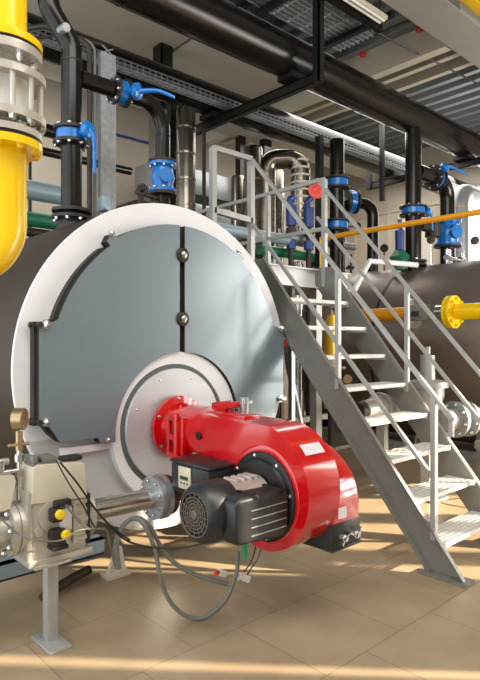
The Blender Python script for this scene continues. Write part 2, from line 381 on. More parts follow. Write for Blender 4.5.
# big overhead pipes
T = Thing('overhead_pipe', (7, 5.0, 5.24), 'largest glossy black pipe crossing the top of the room', 'pipe')
PB = T.part('pipe_body', 'pipe', lambda b: cyl(b, (-2.4, 5.0, 5.24), (XE-.06, 5.0, 5.24), .25, 48))
for x in (6.9, 10.05, 3.0): T.part('weld_seam', 'black', lambda b: annulus(b, (x, 5.0, 5.24), (1, 0, 0), .249, .2535, .012, 48))
T = Thing('overhead_pipe', (6, 6.55, 5.18), 'second black pipe running beside and below the largest one', 'pipe')
T.part('pipe_body', 'pipe', lambda b: cyl(b, (-2.4, 6.55, 5.18), (XE-.06, 6.55, 5.18), .225, 40))
T.part('weld_seam', 'black', lambda b: annulus(b, (4.2, 6.55, 5.18), (1, 0, 0), .224, .229, .012, 40))
def traymesh(b):
    y, z = 6.16, 4.945
    for dy, dz in ((-.06, .11), (-.06, .06), (-.06, 0), (-.02, 0), (.02, 0), (.06, 0), (.06, .06), (.06, .11)):
        bar(b, (2, y+dy, z+dz), (XE, y+dy, z+dz), .008, .008)
    box(b, (2, y-.064, z+.095), (XE-.1, y-.058, z+.115)); box(b, (2, y-.064, z+.0), (XE-.1, y-.058, z+.02))
    x = 2.05
    while x < XE:
        bar(b, (x, y-.06, z), (x, y+.06, z), .012, .01); bar(b, (x, y-.06, z), (x, y-.06, z+.11), .012, .01, up=(0, 1, 0)); x += .09
    
single('cable_tray', 'galv', traymesh, (6, 6.12, 4.98), 'long galvanised wire cable tray running in front of the second black pipe', 'cable tray')
single('cable_bundle', 'duct', lambda b: [tube(b, [(2, 6.12+.025*k, 4.965), (13, 6.12+.025*k, 4.965)], .012, 6) for k in range(4)], (6, 6.1, 5), 'bundle of grey cables lying in the long wire tray', 'cable')
T = Thing('insulated_pipe', (9.6, 5.2, 4.3), 'thick light grey clad pipe at the right ending in a bend', 'pipe')
T.part('cladding', 'duct', lambda b: tube(b, bend_path([(13.15, 5.5, 4.6), (10.9, 5.5, 4.6), (10.9, 5.5, 2.6)], .3, 12), .19, 28))
T.part('clamp_band', 'brass', lambda b: annulus(b, (10.9, 5.5, 4.25), (0, 0, 1), .189, .197, .03, 28))

# ------------------------------------------------------------------ boiler 1
BX, BZ, BR, FY = 2.944, 1.427, 1.397, 4.083
B = Thing('steam_boiler', (BX, FY, 0), 'large brown-shelled boiler with white rim and blue-grey front panels carrying the red burner', 'boiler')
B.part('shell', 'shell', lambda b: lathe(b, (BX, FY+.012, BZ), (0, 1, 0), [(0, BR-.012), (.0, BR-.006), (4.9, BR-.006), (5.15, BR*.8), (5.25, .3)], 96))
def rimf(b): lathe(b, (BX, FY, BZ), (0, 1, 0), [(0, .66), (0, BR-.006), (.006, BR), (.02, BR), (.02, .66), (0, .66)], 128, caps=False)
B.part('front_rim', 'white', rimf)
B.part('front_plate', 'whitemetal', lambda b: prism(b, [(BX+(BR-.02)*math.cos(a), BZ+(BR-.02)*math.sin(a)) for a in [PI+.38+(PI-.76)*k/40 for k in range(41)]], 'y', FY-.012, FY-.001))
# panels: outline mirrored about x = BX, at y 3.98, thickness ~.1
arcR, arcr = 1.195, 1.165
def arc(cx, cz, r, a0, a1, n=14): return [(cx+r*math.cos(math.radians(a0+(a1-a0)*k/n)), cz+r*math.sin(math.radians(a0+(a1-a0)*k/n))) for k in range(n+1)]
GAPW = .027; PX = BX+.018
def panel_poly(sg):
    p = []
    # top edge from gap outwards
    top = arc(0, 0, 1.205, 90-math.degrees(math.asin(GAPW/1.205)), 59, 10)       # measured on the + side
    p += top
    p += [(.690, 1.045), (.72, .985)]
    p += arc(0, 0, 1.18, 54, 18.5, 12)
    p += [(1.15, .355), (1.23, .345), (1.262, .315), (1.262, -.345), (1.235, -.385), (1.19, -.40), (1.15, -.455), (1.105, -.525), (.80, -.525), (.78, -.565), (.67, -.575)]
    a0 = math.degrees(math.atan2(-.575+.528, .64)); p += arc(0, -.528, .649, a0, 90-math.degrees(math.asin(GAPW/.649)), 20)
    q = [(PX+sg*x, BZ+z) for x, z in p]
    return q if sg > 0 else q[::-1]
for sg, lb in ((-1, 'left front panel'), (1, 'right front panel')):
    def pf(b):
        # painted face sheet with dark side faces
        prism(b, panel_poly(sg), 'y', 3.98, FY-.001)
        b.faces.ensure_lookup_table()
        for f in b.faces:
            c = f.calc_center_median()
            f.material_index = 0 if c.y < 3.981 else 1
    def backf(b):
        q = []
        for x, z in panel_poly(sg):
            dx, dz = x-PX, z-BZ; l = math.hypot(dx, dz); s = 1+(.024/l if l > .9 and dz > -.5 and abs(dx) > .74 else 0); q.append((PX+dx*s, BZ+dz*s))
        prism(b, q, 'y', 4.02, FY-.001)
    B.part('panel_backing', 'slot', backf, smooth=False)  # dark sheet behind the panel, widened along its outer edge
    o = B.part('front_panel', ['panel', 'slot'], pf, smooth=False)
    hp = [(.018+sg*1.215, .335), (.018+sg*1.215, -.365)]
    B.bolts([(BX+x, 3.98, BZ+z) for x, z in hp], (0, -1, 0), .03, .05)
    B.bolts([(BX+x, 3.98, BZ+z) for x, z in [(sg*.665, 1.05), (sg*.70, -.552)]], (0, -1, 0), .02, .03)
    def hg(b):
        for z in (.33, -.365):
            xx = PX+sg*1.262; box(b, (xx-.035, 4.0, BZ+z-.024), (xx+.035, 4.08, BZ+z+.024), .004)
            cyl(b, (xx, 4.0, BZ+z), (xx, 3.955, BZ+z), .022, 6); cyl(b, (xx+sg*.03, 4.03, BZ+z), (xx+sg*.055, 4.03, BZ+z), .018, 6)
    B.part('hinge', 'galv' if sg > 0 else 'pipedull', hg)
B.part('gap_strip', 'slot', lambda b: box(b, (PX-GAPW, 4.02, BZ+.10), (PX+GAPW, FY, BZ+1.205)), smooth=False)
for z in (.952, .403):
    o = B.part('clamp_washer', 'pipedull', lambda b: lathe(b, (PX, 3.985, BZ+z), (0, -1, 0), [(0, .062), (.02, .062), (.028, .05), (.028, .03)], 32))
    B.bolts([(PX, 3.957, BZ+z)], (0, -1, 0), .026, .03, parent=o)
# ledge strip of the upper door
def ledge(b):
    x0, x1 = sorted((BX+sg*.58, BX+sg*1.05)); box(b, (x0, 4.035, BZ-.635), (x1, FY, BZ-.58), .004)
for sg in (-1, 1): B.part('lower_ledge', 'white', ledge)
BC = (BX, 4.0, .925)
B.part('burner_collar', 'white', lambda b: annulus(b, (BX+.006, FY-.075, .90), (0, 1, 0), .50, .648, .07, 96))
B.part('collar_gasket', 'gasket', lambda b: lathe(b, (2.895, FY, .922), (0, -1, 0), [(0, .525), (.078, .525), (.084, .515), (.084, .4)], 72))
B.part('burner_plate', 'whitemetal', lambda b: lathe(b, (2.89, FY-.055, .925), (0, -1, 0), [(0, .484), (.045, .484), (.05, .48)], 72), auto=30)
B.bolts([p for p in ring_pts((2.89, 3.98, .925), (0, -1, 0), .42, 8, .39)], (0, -1, 0), .009, .006)
def sk(b):
    box(b, (BX-1.75, FY-.09, 0), (BX-.72, FY-.04, .12)); box(b, (BX-1.75, FY-.09, .0), (BX-.72, FY+.03, .012)); box(b, (BX-1.75, FY-.09, .11), (BX-.72, FY+.03, .12))
    for x in (-1.0, 1.0): box(b, (BX+x-.06, FY-.04, 0), (BX+x+.06, 9, .12))
    for y in (4.5, 6.2, 8.2):
        prism(b, [(BX-1.1, .1), (BX+1.1, .1), (BX+.95, .42), (BX+.5, .14), (BX, .05), (BX-.5, .14), (BX-.95, .42)], 'y', y, y+.03)
B.part('base_rail', 'lblue', sk, smooth=False)

def feet(b):
    box(b, (x-.12, y-.12, -.268), (x+.12, y+.12, 0), .01)
for x in (BX-1.0, BX+1.0):
    for y in (4.9, 8.4): B.part('foot', 'stairdark', feet)
BK, BL = .86, .231               # boiler, burner and branch pipes: built at unit size, then set to 2.4 m diameter on feet
B.place(BK, BL)
# ------------------------------------------------------------------ the red burner
G = Thing('gas_burner', (2.87, 3.95, .5), 'glossy red gas burner with round fan housing bolted to the boiler front', 'burner')
VC = (2.73, .66); VR = .412; X0, X1 = 2.69, 3.0
def volute(b):
    poly = []
    # start at neck bottom, go under the scroll and up the front to the neck top (Y grows towards the boiler)
    for k in range(49):
        a = math.radians(20-(k/48)*290)
        r = VR-.012*math.sin(k/48*PI)+.012*(k/48)
        poly.append((VC[0]+r*math.cos(a), VC[1]+r*math.sin(a)))
    poly += [(2.95, 1.085), (3.20, 1.09), (3.42, 1.10), (3.42, .745), (3.22, .76)]
    A, Bv, fs = prism(b, poly, 'x', X0, X1)
    es = list({e for f in fs for e in f.edges})
    bmesh.ops.bevel(b, geom=es, offset=.055, segments=5, profile=.5, affect='EDGES')
    # neck loft: rounded rectangle to circle
    def sec(y, hw, z0, z1, cx, pw, n=40):
        cz = (z0+z1)/2; hh = (z1-z0)/2; out = []
        for k in range(n):
            a = 2*PI*k/n; c, s = math.cos(a), math.sin(a)
            out.append(b.verts.new(V(cx+hw*math.copysign(abs(c)**pw, c), y, cz+hh*math.copysign(abs(s)**pw, s))))
        return out
    S_ = [sec(3.10, .14, .74, 1.07, 2.855, .4), sec(3.34, .168, .735, 1.10, 2.86, .45), sec(3.46, .185, .725, 1.115, 2.87, .6), sec(3.58, .20, .72, 1.125, 2.88, .85), sec(3.68, .205, .715, 1.125, 2.89, 1), sec(3.72, .205, .715, 1.125, 2.89, 1)]
    for a, c in zip(S_, S_[1:]):
        for k in range(40): b.faces.new((a[k], a[(k+1) % 40], c[(k+1) % 40], c[k]))
    b.faces.new(S_[0]); b.faces.new(S_[-1][::-1])
G.part('fan_housing', 'red', volute, auto=50)
G.part('burner_head', 'red', lambda b: lathe(b, (2.89, 3.70, .92), (0, 1, 0), [(0, .19), (.0, .20), (.04, .205), (.05, .185), (.12, .185), (.20, .20), (.215, .262), (.25, .262), (.25, .19)], 64))
G.bolts(ring_pts((2.89, 3.915, .92), (0, -1, 0), .238, 6, .6), (0, -1, 0), .014, .02)
def brk(b):   # hinge bracket with slots at the left of the head
    X = 2.64
    for y in (3.60, 3.70): box(b, (X-.015, y, .73), (X+.02, y+.035, 1.06), .006)
    for z in (.73, .87, 1.02): box(b, (X-.018, 3.60, z), (X+.03, 3.735, z+.045), .006)
    box(b, (X+.01, 3.56, .75), (X+.13, 3.63, 1.05), .01); cyl(b, (X-.003, 3.62, .68), (X-.003, 3.62, 1.08), .022, 14)
G.part('hinge_bracket', 'red', brk)
G.part('ridge', 'red', lambda b: (prism(b, [(2.55+.0, 0), (0, 0), (0, 0)], 'y', 0, 0) if False else box(b, (2.80, 3.02, 1.08), (2.96, 3.36, 1.105), .01)))
def lug(b):
    prism(b, [(3.38, 1.09), (3.56, 1.115), (3.55, 1.15), (3.42, 1.17), (3.36, 1.14)], 'x', 2.94, 3.02); cyl(b, (2.90, 3.36, 1.14), (3.05, 3.36, 1.14), .028, 16)
G.part('lifting_lug', 'red', lug)
G.part('latch', 'galv', lambda b: (cyl(b, (3.06, 3.30, 1.07), (3.06, 3.30, 1.20), .034, 16), cyl(b, (3.03, 3.30, 1.16), (3.12, 3.30, 1.16), .03, 12)))
G.part('plug_screw', 'black', lambda b: (lathe(b, (2.685, 3.40, .93), (-1, 0, 0), [(0, .03), (.008, .03), (.012, .014), (.012, .0)], 20)))
def intake(b):
    poly = [(2.95, .43), (2.95, .93), (2.80, .93), (2.70, .915), (2.60, .865), (2.51, .80), (2.44, .725), (2.40, .64), (2.39, .56), (2.385, .43)]
    A, Bv, fs = prism(b, poly, 'x', 3.0, 3.30)
    bmesh.ops.bevel(b, geom=list({e for e in fs[1].edges}), offset=.02, segments=3, profile=.5, affect='EDGES')
G.part('air_intake_hood', 'red', intake, auto=50)
G.part('air_intake_box', 'blackpl', lambda b: (box(b, (2.99, 2.383, .255), (3.305, 2.98, .435), .008), box(b, (2.985, 2.375, .25), (3.315, 2.99, .265), .003)))
def clips(b):
    for dx in (3.09, 3.22):
        cyl(b, (dx, 2.385, .33), (dx, 2.35, .33), .026, 14); cyl(b, (dx, 2.352, .33), (dx, 2.33, .33), .016, 10)
    bar(b, (3.09, 2.355, .335), (3.16, 2.35, .355), .014, .014); bar(b, (3.15, 2.35, .355), (3.22, 2.355, .31), .014, .014); bar(b, (3.06, 2.35, .29), (3.10, 2.35, .34), .014, .014)
    bar(b, (3.22, 2.35, .30), (3.27, 2.35, .37), .014, .014)
G.part('spring_clip', 'chrome', clips)
# stickers with depth of their own on the curved front
def stick(b, x0, x1, a0, a1, r, cy=VC[0], cz=VC[1]):
    n = 6; prev = None
    for k in range(n+1):
        a = math.radians(a0+(a1-a0)*k/n); y = cy+r*math.cos(a); z = cz+r*math.sin(a)
        cur = (b.verts.new(V(x0, y, z)), b.verts.new(V(x1, y, z)))
        if prev: b.faces.new((prev[0], prev[1], cur[1], cur[0]))
        prev = cur
G.part('rating_label', 'labelw', lambda b: stick(b, 2.75, 2.94, 131, 142, .4225))
G.part('rating_label', 'labelw', lambda b: box(b, (3.06, 2.3825, .455), (3.15, 2.3855, .53)))
# motor
def yz(a, r): return (2.72+r*math.cos(a), .605+r*math.sin(a))
G.part('motor_flange', 'black', lambda b: lathe(b, (2.695, 2.72, .615), (-1, 0, 0), [(0, .295), (.02, .295), (.03, .28), (.03, .25), (.045, .24), (.06, .15)], 64))
G.bolts(ring_pts((2.665, 2.72, .615), (-1, 0, 0), .27, 8, .2), (-1, 0, 0), .012, .012)
G.part('inlet_ring', 'red', lambda b: lathe(b, (2.70, 2.72, .63), (-1, 0, 0), [(0, .325), (.008, .325), (.014, .315), (.014, .29)], 64))
def fins(b):
    lathe(b, (2.32, 2.72, .605), (1, 0, 0), [(0, .14), (.0, .15), (.34, .15), (.34, .1)], 40)
    for k in range(36):
        a = 2*PI*k/36; y, z = yz(a, .176); y2, z2 = yz(a, .148)
        bar(b, (2.32, (y+y2)/2, (z+z2)/2), (2.62, (y+y2)/2, (z+z2)/2), .006, .034, up=(0, -math.sin(a), math.cos(a)))
    for dx in (2.40, 2.46, 2.52, 2.57): box(b, (dx, 2.66, .74), (dx+.035, 2.79, .775), .005)
G.part('motor_body', 'alu', fins)
def cowl(b):
    lathe(b, (2.34, 2.72, .605), (-1, 0, 0), [(0, .172), (0, .182), (.12, .187), (.18, .18), (.215, .163), (.235, .138), (.23, .132), (.20, .132), (.19, .0)], 56)
mc = G.part('motor_cowl', 'motor', cowl)
def grl(b):
    for r in (.025, .045, .065, .085, .105, .13): annulus(b, (2.11, 2.72, .605), (1, 0, 0), r-.003, r+.003, .006, 40)
    for k in range(16):
        a = PI*k/8; y, z = yz(a, .012); y2, z2 = yz(a, .125); bar(b, (2.114, y, z), (2.114, y2, z2), .005, .005, up=(1, 0, 0))
    lathe(b, (2.117, 2.72, .605), (-1, 0, 0), [(0, .028), (.01, .028), (.014, .02)], 20)
G.part('fan_grille', 'grille', grl, parent=mc)
def tbox(b):
    A, Bv, fs = prism(b, [(2.24, .455), (2.60, .43), (2.655, .47), (2.655, .70), (2.60, .72), (2.24, .725), (2.205, .69), (2.205, .50)], 'y', 2.455, 2.74)
    bmesh.ops.bevel(b, geom=list({e for f in fs for e in f.edges}), offset=.022, segments=3, profile=.5, affect='EDGES')
tb = G.part('terminal_box', 'motor', tbox, auto=50)
for x in (2.35, 2.57): G.part('cover_notch', 'black', lambda b: box(b, (x, 2.452, .70), (x+.035, 2.62, .731), .003), parent=tb)
G.part('rib_highlights', 'galv', lambda b: [box(b, (2.33, 2.450, z), (2.635, 2.457, z+.005)) for z in (.49, .54, .59, .64)], parent=tb)  # pale strips stand in for the highlights along the cover ribs
G.part('cable_gland', 'greendark', lambda b: cyl(b, (2.35, 2.53, .34), (2.35, 2.53, .45), .017, 12), parent=tb)
# control box
def cbox(b): box(b, (2.45, 3.0, .555), (2.80, 3.43, .765), .015); box(b, (2.44, 2.99, .765), (2.81, 3.44, .79), .01)
cb = G.part('control_box', 'blackpl', cbox)
G.part('display_panel', 'label', lambda b: box(b, (2.438, 3.185, .60), (2.449, 3.325, .755), .002), parent=cb)
G.part('display_screen', 'ink', lambda b: (box(b, (2.434, 3.21, .665), (2.439, 3.30, .69)), [box(b, (2.434, 3.21+k*.035, .635), (2.439, 3.225+k*.035, .645)) for k in range(3)]), parent=cb)

G.place(BK, BL)
# ------------------------------------------------------------------ gas train at the left
def flange(b, c, d, r, th, rb, nb, rn=.012, hn=.02, both=True):
    lathe(b, Vector(c), d, [(0, rb), (0, r), (th, r), (th, rb)], 40)
TY, TZ = 3.05, .66
K = Thing('gas_valve', (1.35, TY, .42), 'cream and silver double gas valve block with two yellow plugs', 'gas valve')
def vb(b):
    box(b, (1.19, 2.93, .50), (1.50, 3.13, .80), .008)
    box(b, (1.17, 2.91, .47), (1.53, 3.15, .505), .004); box(b, (1.20, 2.90, .455), (1.40, 3.1, .475), .004)
    for z in (.55, .60, .65, .70, .75): box(b, (1.42, 2.924, z), (1.503, 2.931, z+.025), .002)
    box(b, (1.41, 2.90, .55), (1.43, 2.93, .76)); box(b, (1.22, 2.922, .56), (1.25, 2.93, .62)); cyl(b, (1.225, 2.93, .645), (1.225, 2.915, .645), .022, 16)
K.part('valve_body', 'alu', vb)
def cover(b):
    A, Bv, fs = prism(b, [(1.185, .80), (1.50, .78), (1.485, .965), (1.47, .98), (1.22, 1.0), (1.195, .985)], 'y', 2.915, 3.10)
    bmesh.ops.bevel(b, geom=list({e for f in fs for e in f.edges}), offset=.006, segments=2, profile=.5, affect='EDGES')
K.part('valve_cover', 'cream', cover)
K.part('round_port', 'alu', lambda b: lathe(b, (1.315, 2.93, .72), (0, -1, 0), [(0, .09), (.012, .09), (.016, .08), (.016, .04)], 32))
K.part('pressure_switch', 'pipedull', lambda b: (box(b, (1.275, 2.86, .695), (1.33, 2.925, .765), .006), box(b, (1.30, 2.88, .765), (1.39, 2.92, .80), .006)))
K.part('pressure_switch', 'pipedull', lambda b: (box(b, (1.275, 2.86, .57), (1.35, 2.925, .655), .006), box(b, (1.275, 2.855, .55), (1.36, 2.93, .57))))
K.part('junction_plate', 'whitep', lambda b: box(b, (1.335, 2.895, .63), (1.40, 2.925, .75), .004))
for x, z in ((1.311, .738), (1.344, .625)): K.part('yellow_plug', 'ybtn', lambda b: lathe(b, (x, 2.862, z), (0, -1, 0), [(0, .026), (.018, .026), (.023, .02)], 20))
K.part('plug_socket', 'stairdark', lambda b: [box(b, (1.20, 2.93, .99), (1.33, 3.05, 1.005)), box(b, (1.20, 2.93, 1.0), (1.225, 3.05, 1.04), .003), box(b, (1.25, 2.93, 1.0), (1.33, 3.05, 1.03), .003)])
K.part('plug_socket', 'pipedull', lambda b: box(b, (1.375, 2.95, .985), (1.49, 3.03, 1.01), .008))
fl = K.part('pipe_flange', 'alu', lambda b: lathe(b, (1.50, TY, TZ), (1, 0, 0), [(0, .13), (.025, .13), (.025, .125), (.03, .14), (.055, .14), (.055, .08)], 40))
K.bolts(ring_pts((1.555, TY, TZ), (1, 0, 0), .112, 6, .3), (1, 0, 0), .013, .022, parent=fl)
fl = K.part('pipe_flange', 'alu', lambda b: lathe(b, (1.17, TY, TZ), (-1, 0, 0), [(0, .138), (.03, .138), (.032, .13), (.038, .13), (.04, .142), (.07, .142), (.07, .09)], 40))
K.bolts(ring_pts((1.10, TY, TZ), (-1, 0, 0), .117, 8, .2), (-1, 0, 0), .018, .03, parent=fl)
K.part('flange_gasket', 'blackpl', lambda b: box(b, (1.502, 2.92, .53), (1.52, 3.17, .80), .004))
K.part('filter_housing', 'cream', lambda b: prism(b, [(.90, .78), (1.10, .78), (1.13, .92), (1.12, .95), (.90, .97)], 'y', 2.98, 3.14))
K.part('end_plate', 'alu', lambda b: box(b, (1.165, 2.92, .50), (1.19, 3.17, .86), .004))
K.part('feed_body', 'alu', lambda b: lathe(b, (1.10, TY, TZ), (-1, 0, 0), [(0, .09), (.06, .085), (.14, .12), (.30, .13), (3.5, .13)], 40))
K.o.location.x += .02
K = Thing('support_stand', (1.36, 3.03, 0), 'square grey steel leg with foot plate under the gas valve', 'stand')
K.part('post', 'galvlight', lambda b: box(b, (1.327, 3.0, .012), (1.392, 3.065, .456), .006))
K.part('foot_plate', 'galvlight', lambda b: (box(b, (1.29, 2.885, 0), (1.415, 3.13, .014), .003)))
K = Thing('gas_pipe', (1.9, TY, TZ), 'short silver gas pipe with round end flange below the burner', 'pipe')
K.part('pipe_body', 'chrome', lambda b: cyl(b, (1.555, TY, TZ), (2.06, TY, TZ-.005), .062, 32))
fl = K.part('end_flange', 'galv', lambda b: (lathe(b, (2.03, TY, TZ-.005), (1, 0, 0), [(0, .062), (0, .135), (.03, .135), (.032, .12), (.045, .12), (.047, .14), (.08, .14), (.08, .07)], 48)))
K.bolts(ring_pts((2.03, TY, TZ-.005), (-1, 0, 0), .108, 8, .3), (-1, 0, 0), .011, .016, parent=fl)
K.part('elbow', 'rust', lambda b: (lathe(b, (2.11, TY, TZ-.005), (1, 0, 0), [(0, .07), (0, .13), (.05, .125), (.07, .06), (.20, .055)], 40)))
GAUGE = K = Thing('pressure_gauge', (1.168, 3.02, .81), 'brass-stemmed pressure gauge standing upright at the far left', 'gauge')
K.part('stem', 'chrome', lambda b: [cyl(b, (1.168, 3.02, .81), (1.168, 3.02, 1.13), .014, 12), cyl(b, (1.168, 3.02, .93), (1.168, 3.02, .97), .022, 6), cyl(b, (1.168, 3.02, 1.01), (1.168, 3.02, 1.05), .022, 6)])
K.part('needle_valve', 'brass', lambda b: [cyl(b, (1.168, 3.02, 1.07), (1.168, 3.02, 1.17), .019, 8), cyl(b, (1.11, 3.02, 1.10), (1.22, 3.02, 1.10), .009, 8)])
K.part('side_valve', 'chrome', lambda b: [cyl(b, (1.02, 3.02, .965), (1.168, 3.02, .965), .012, 10), cyl(b, (1.07, 3.02, .91), (1.07, 3.02, 1.03), .02, 10), cyl(b, (1.03, 3.02, .915), (1.11, 3.02, .915), .018, 8), cyl(b, (1.03, 3.02, 1.02), (1.11, 3.02, 1.02), .018, 8)])
gd = Vector((-.25, -.97, 0)).normalized()
gd = Vector((.75, -.66, 0)).normalized()
gc = V(1.168, 3.02, 1.235)
hs = K.part('gauge_case', 'brass', lambda b: lathe(b, gc-gd*.03, gd, [(0, .05), (.005, .058), (.055, .058), (.06, .054), (.058, .048)], 36))
K.part('gauge_dial', 'gface', lambda b: lathe(b, gc+gd*.02, gd, [(0, .048), (.004, .048)], 32), parent=hs)
K.part('gauge_needle', 'ink', lambda b: bar(b, gc+gd*.027-V(0, 0, .01), gc+gd*.027+V(.02, .02, .03), .004, .003, up=gd), parent=hs)
K.o.location.x += .015
# rusty drain pipe on the floor behind the stand
single('drain_pipe', 'rust', lambda b: tube(b, smooth_path([(1.52, 3.50, .035), (1.75, 3.62, .04), (1.93, 3.68, .045)]), .03, 14), (1.7, 3.5, 0), 'rusty drain pipe stub lying on the tiles behind the steel leg', 'pipe')
single('pipe_shoe', 'beamcream', lambda b: (box(b, (1.98, 3.50, 0), (2.16, 3.62, .03), .005), prism(b, [(2.0, .03), (2.14, .03), (2.11, .2), (2.07, .2)], 'y', 3.54, 3.57)), (2.05, 3.55, 0), 'small pale bracket on the tiles behind the cable loop', 'bracket')

# ------------------------------------------------------------------ cables and hoses
def cable(name, pts, r, m, lb, cat='cable', grp=None):
    single(name, m, lambda b: tube(b, smooth_path(pts, 8), r, 8), pts[0], lb, cat, grp)
cable('flexible_conduit', [(2.317, 2.556, 0.384), (2.288, 2.542, 0.252), (2.222, 2.575, 0.101), (2.118, 2.643, 0.016), (2.031, 2.722, 0.039), (1.966, 2.782, 0.133), (1.931, 2.814, 0.269), (1.921, 2.850, 0.408), (1.882, 2.886, 0.538), (1.853, 2.939, 0.585), (1.805, 2.983, 0.567), (1.770, 3.015, 0.490), (1.742, 3.014, 0.379), (1.755, 3.002, 0.296)], .013, 'rubber', 'grey flexible conduit looping from the motor down over the floor')
cable('flexible_conduit', [(1.743, 2.958, 0.312), (1.734, 2.966, 0.452), (1.785, 2.974, 0.556), (1.869, 2.965, 0.582), (1.927, 2.912, 0.528), (2.018, 2.897, 0.360), (2.099, 2.823, 0.262), (2.202, 2.729, 0.201), (2.306, 2.634, 0.165)], .014, 'rubber', 'paler grey conduit sagging from the valve to the cable plugs')
cable('power_cable', [(1.500, 2.828, 0.760), (1.631, 2.844, 0.604), (1.750, 2.871, 0.496), (1.871, 2.828, 0.444), (2.030, 2.750, 0.420), (2.152, 2.666, 0.443)], .006, 'blackc', 'thin black cable from valve block running under the motor')
cable('power_cable', [(1.329, 2.849, 1.013), (1.421, 2.832, 0.886), (1.526, 2.831, 0.728), (1.631, 2.844, 0.609), (1.758, 2.863, 0.502)], .005, 'blackc', 'black lead falling from the top plug of the valve cover')
cable('power_cable', [(1.313, 2.863, 1.024), (1.360, 2.821, 0.909), (1.445, 2.811, 0.764), (1.508, 2.820, 0.647), (1.532, 2.799, 0.626)], .004, 'blackc', 'thinner black lead crossing the cream valve cover')
cable('signal_cable', [(1.043, 2.907, 0.768), (1.116, 2.840, 0.683), (1.189, 2.773, 0.654), (1.292, 2.747, 0.641), (1.382, 2.732, 0.675), (1.508, 2.753, 0.647)], .005, 'rubber', 'grey lead sagging across the front of the valve block')
cable('signal_cable', [(1.329, 2.781, 0.803), (1.384, 2.758, 0.720), (1.444, 2.743, 0.664), (1.556, 2.777, 0.626), (1.623, 2.851, 0.509), (1.691, 2.925, 0.387)], .006, 'rubber', 'grey lead from the upper black switch down to the conduit')
cable('power_cable', [(2.458, 2.495, 0.414), (2.440, 2.511, 0.323), (2.404, 2.544, 0.250), (2.386, 2.561, 0.201)], .004, 'blackc', 'short black lead hanging from the motor to a white plug')
cable('power_cable', [(2.445, 2.534, 0.395), (2.427, 2.550, 0.303), (2.391, 2.583, 0.230)], .004, 'blackc', 'short black lead beside the hanging one under the motor box')
for (p, red, lb) in ((V(2.279, 2.659, 0.232), True, 'white cable plug with orange ring below the motor'), (V(2.382, 2.565, 0.201), False, 'lower white cable plug hanging under the motor')):
    T = Thing('cable_plug', p, lb, 'plug', 'white cable plugs')
    T.part('plug_body', 'whitep', lambda b: box(b, p-V(.03, .02, .02), p+V(.03, .02, .02), .005, Matrix.Rotation(.5, 3, 'Y')))
    T.part('plug_ring', 'redd' if red else 'whitep', lambda b: cyl(b, p+V(-.055, 0, .015), p+V(-.02, 0, .01), .014, 10))

# ------------------------------------------------------------------ stairs
SX0, SX1 = 3.72, 4.65
ST = Thing('steel_staircase', (4.2, 2.9, 0), 'grey steel staircase with perforated treads and two handrails leading to the platform', 'staircase')
slope = (2.28-.235)/(3.70-1.99)          # rise per run
def nosez(y): return .235+(y-1.99)*slope
def stringer(sx, inward):
    def f(b):
        # channel: web in the plane x = sx, flanges turned outwards
        dz = .20
        pl = [(1.83, .03), (2.10, .03), (3.92, 2.23), (3.92, 2.40), (3.735, 2.40)]
        lo, hi = sorted((sx, sx+.008*inward)); prism(b, pl, 'x', lo, hi)
        out = -inward*.035
        for (y0, z0, y1, z1, hh) in ((1.83, .03, 3.735, 2.40, .01), (2.085, .03, 3.905, 2.23, .03)):
            a = V(sx+out/2, y0, z0); c = V(sx+out/2, y1, z1); bar(b, a, c, .035, hh, up=(0, -1, 1))
    return f
ST.part('stringer', 'stairdark', stringer(SX0, 1), smooth=False)
ST.part('stringer', 'stairdark', stringer(SX1, -1), smooth=False)
def foot(sx): return lambda b: box(b, (sx-.05, 1.80, 0), (sx+.07, 2.16, .028))
ST.part('foot_plate', 'stairdark', foot(SX0)); ST.part('foot_plate', 'stairdark', foot(SX1))
def tread_bm(b):
    nx, ny = 30, 6; W, D = SX1-SX0-.03, .235
    vs = [[b.verts.new(V(.015+W*i/nx, D*j/ny, 0)) for j in range(ny+1)] for i in range(nx+1)]
    fs = [b.faces.new((vs[i][j], vs[i+1][j], vs[i+1][j+1], vs[i][j+1])) for i in range(nx) for j in range(ny)]
    b.normal_update(); bmesh.ops.inset_individual(b, faces=fs, thickness=.0095, depth=.003)
    bmesh.ops.delete(b, geom=fs, context='FACES')
    box(b, (.01, -.004, -.028), (.01+W, 0, .004)); box(b, (.01, D, -.028), (.01+W, D+.004, .002))
    box(b, (.008, 0, -.05), (.014, D, .0)); box(b, (W+.012, 0, -.05), (W+.018, D, .0))
t0 = None
for k in range(8):
    y = 1.985+k*.2145; z = .237+k*.2555
    if t0 is None:
        t0 = ST.part('tread', 'tread', tread_bm, smooth=False)
        me = t0.data; me.transform(Matrix.Translation(ST.loc)); o = t0
        sm = t0.modifiers.new('thick', 'SOLIDIFY'); sm.thickness = .004
    else:
        o = t0.copy(); COL.objects.link(o); o.parent = ST.o
    o.location = V(SX0, y, z)-ST.loc
ST.bolts([(SX0+.02, 1.985+k*.2145-.002+dy, .237+k*.2555-.025) for k in range(8) for dy in (-.003,)], (0, -1, 0), .009, .008)
def sq(b, a, c, s=.042, up=(0, 0, 1)): bar(b, a, c, s, s, up)
def rail_z(y): return 1.115+(y-1.92)*(3.335-1.115)/(3.90-1.92)
def mid_z(y): return rail_z(y)-.60
